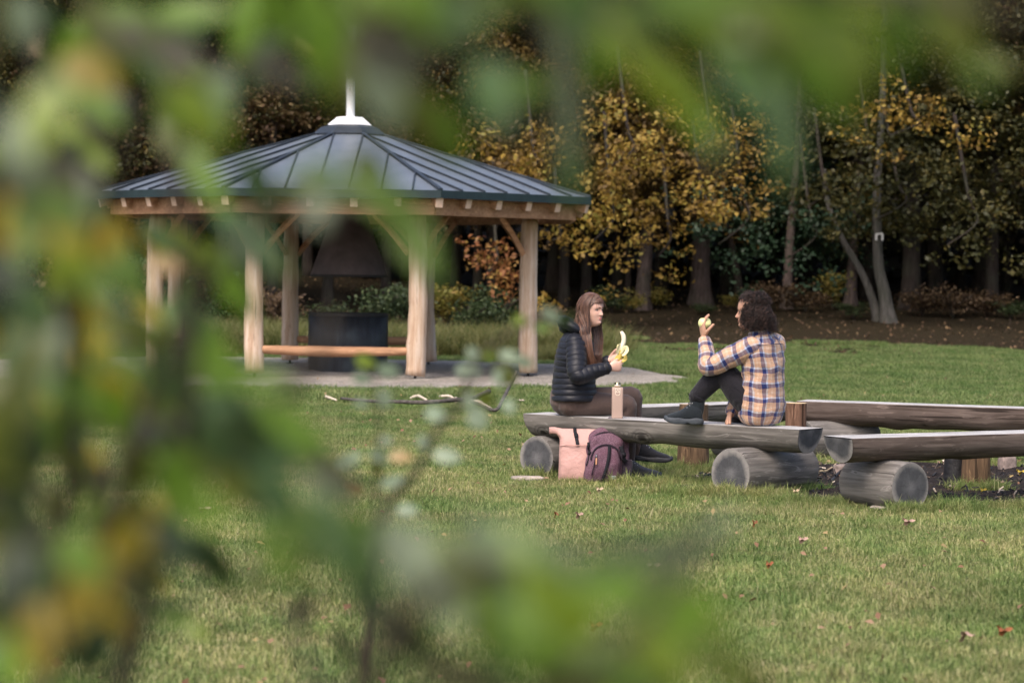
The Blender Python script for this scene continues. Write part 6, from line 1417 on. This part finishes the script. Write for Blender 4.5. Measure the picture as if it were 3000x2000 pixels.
# the green leaf before the shelter roof
shrub('leaning_twig', 'single blurred green twig crossing the shelter roof and the smoke hood', [(1130, 590, 1.35, 330, 110, 45, G), (1215, 700, 1.35, 330, 120, 62, G), (1040, 560, 1.4, 180, 90, 20, OL), (1080, 470, 1.4, 150, 70, 30, OL), (960, 520, 1.3, 190, 90, 40, TE), (1190, 640, 1.4, 200, 70, 50, LI), (760, 740, 1.35, 220, 110, 30, TE), (930, 620, 1.35, 130, 90, 70, PL), (900, 560, 1.4, 170, 90, 20, G)],
      [[(-300, 3500, 1.5), (300, 1500, 1.45), (700, 700, 1.4), (1000, 540, 1.4), (1150, 600, 1.38), (1240, 760, 1.36)]], [.005], 7, 'twig', base=Vector((-.2, 1.45, 0)))
L3 = [(x*K, y*K, d*1.15, l*K*.95, w*K*.78, a, m) for x, y, d, l, w, a, m in [
    (760, 1190, 1.1, 240, 100, 60, TE), (800, 1270, 1.1, 340, 130, 55, TE), (870, 1230, 1.15, 220, 110, 30, G), (930, 1290, 1.1, 260, 130, 60, PL), (1000, 1330, 1.0, 340, 140, 60, PL), (1090, 1290, 1.05, 260, 120, 80, BR), (1060, 1360, 1.0, 320, 130, 70, LI), (1180, 1260, 1.0, 300, 150, 20, TE), (1200, 1360, .95, 360, 170, 80, G), (1160, 1450, .95, 320, 150, 90, TE),
    (900, 1440, 1.05, 300, 120, 50, DK), (970, 1490, 1.05, 280, 120, 45, DK), (850, 1390, 1.15, 240, 100, 60, OL), (1280, 1300, 1.0, 320, 120, 30, PL), (1310, 1420, .95, 380, 150, 50, LI), (1250, 1490, .95, 300, 150, 30, G), (1370, 1500, .95, 300, 130, 45, G), (1460, 1370, .9, 360, 160, 15, G), (1540, 1390, .9, 340, 170, 10, G), (1560, 1270, .95, 340, 100, -38, PL), (1630, 1220, 1.05, 190, 70, -40, PL),
    (1420, 1280, 1.0, 260, 90, -20, PL), (1600, 1470, .95, 300, 120, 50, G), (1680, 1540, .95, 280, 120, 45, OL), (1510, 1500, .95, 280, 130, 50, LI), (1440, 1560, .95, 300, 140, 20, TE), (1750, 1590, 1.0, 220, 90, 40, BR), (1070, 1560, 1.0, 280, 120, 20, BR), (700, 1400, 1.5, 150, 60, -50, BR), (790, 1480, 1.6, 120, 60, 60, DK), (1330, 1580, .95, 300, 120, 10, OL), (640, 1270, 1.2, 220, 90, 60, G)]]
shrub('low_shrub', 'out-of-focus low shrub with broad green leaves before the lower middle of the lawn', L3,
      [[(900, 6500, 1.3), (900, 3200, 1.2), (1000, 2200, 1.1), (1250, 1750, 1.05), (1500, 1650, 1.0)], [(900, 3200, 1.2), (1500, 2200, 1.0), (1850, 1850, .95), (2080, 1560, 1.0)], [(1000, 2200, 1.1), (850, 1750, 1.5), (960, 1560, 1.3)]], [.010, .006, .004], 8, base=Vector((-.1, 1.2, 0)))
# slender sapling farther out, smaller leaves
L4 = [(x, y, 3.5, l*1.0, w*1.0, a, 9 if m in (PL, TE) else m) for x, y, l, w, a, m in [(1072, 1060, 70, 42, 20, LI), (1140, 1085, 75, 46, 10, TE), (1062, 1108, 66, 42, 10, TE), (1125, 1168, 62, 52, 60, TE), (1275, 1212, 66, 50, 10, PL), (1400, 1225, 80, 66, 50, TE), (1385, 1040, 56, 40, 60, PL), (1430, 1040, 50, 34, 20, LI), (1500, 1045, 90, 36, 15, TE), (1372, 1085, 80, 44, 0, PL), (1480, 1095, 90, 60, 40, OL), (1470, 1108, 70, 50, 40, PL), (1535, 1060, 80, 40, 20, TE),
      (1370, 1170, 66, 44, 70, PL), (1425, 1170, 56, 48, 30, OL), (1490, 1190, 52, 40, 60, TE), (1025, 1345, 90, 44, -25, PL), (1110, 1338, 62, 52, 40, TE), (1175, 1338, 76, 42, 5, PE), (1310, 1335, 92, 48, 10, PL), (1242, 1298, 56, 38, 60, PL), (1040, 1430, 74, 46, 20, PE), (1150, 1410, 80, 36, -20, PL), (1105, 1375, 56, 40, 80, OL), (1195, 1492, 66, 40, 0, PL), (1615, 923, 74, 44, 30, TE), (1590, 960, 50, 30, 0, G), (1660, 935, 70, 38, -40, DK), (1525, 940, 50, 40, 10, LI), (1130, 1290, 50, 30, 0, PL), (1060, 1180, 50, 22, 5, PL)]]
shrub('sapling', 'slender sapling with small round grey-green leaves standing on the open lawn', L4,
      [[(900, 4200, 3.0), (1000, 2600, 3.0), (1090, 1700, 3.0), (1140, 1480, 3.0), (1220, 1380, 3.0), (1280, 1260, 3.0), (1350, 1180, 3.0), (1380, 1080, 3.0), (1480, 980, 3.0), (1620, 915, 3.0)], [(1090, 1700, 3.0), (1105, 1400, 3.0), (1110, 1250, 3.0), (1100, 1120, 3.0), (1075, 1060, 3.0)], [(1350, 1180, 3.0), (1430, 1090, 3.0), (1540, 1040, 3.0)], [(1140, 1480, 3.0), (1060, 1400, 3.0), (1020, 1350, 3.0)]],
      [.006, .003, .002, .002], 9, base=Vector((P(900, 4200, 3).x, 3.0, 0)))
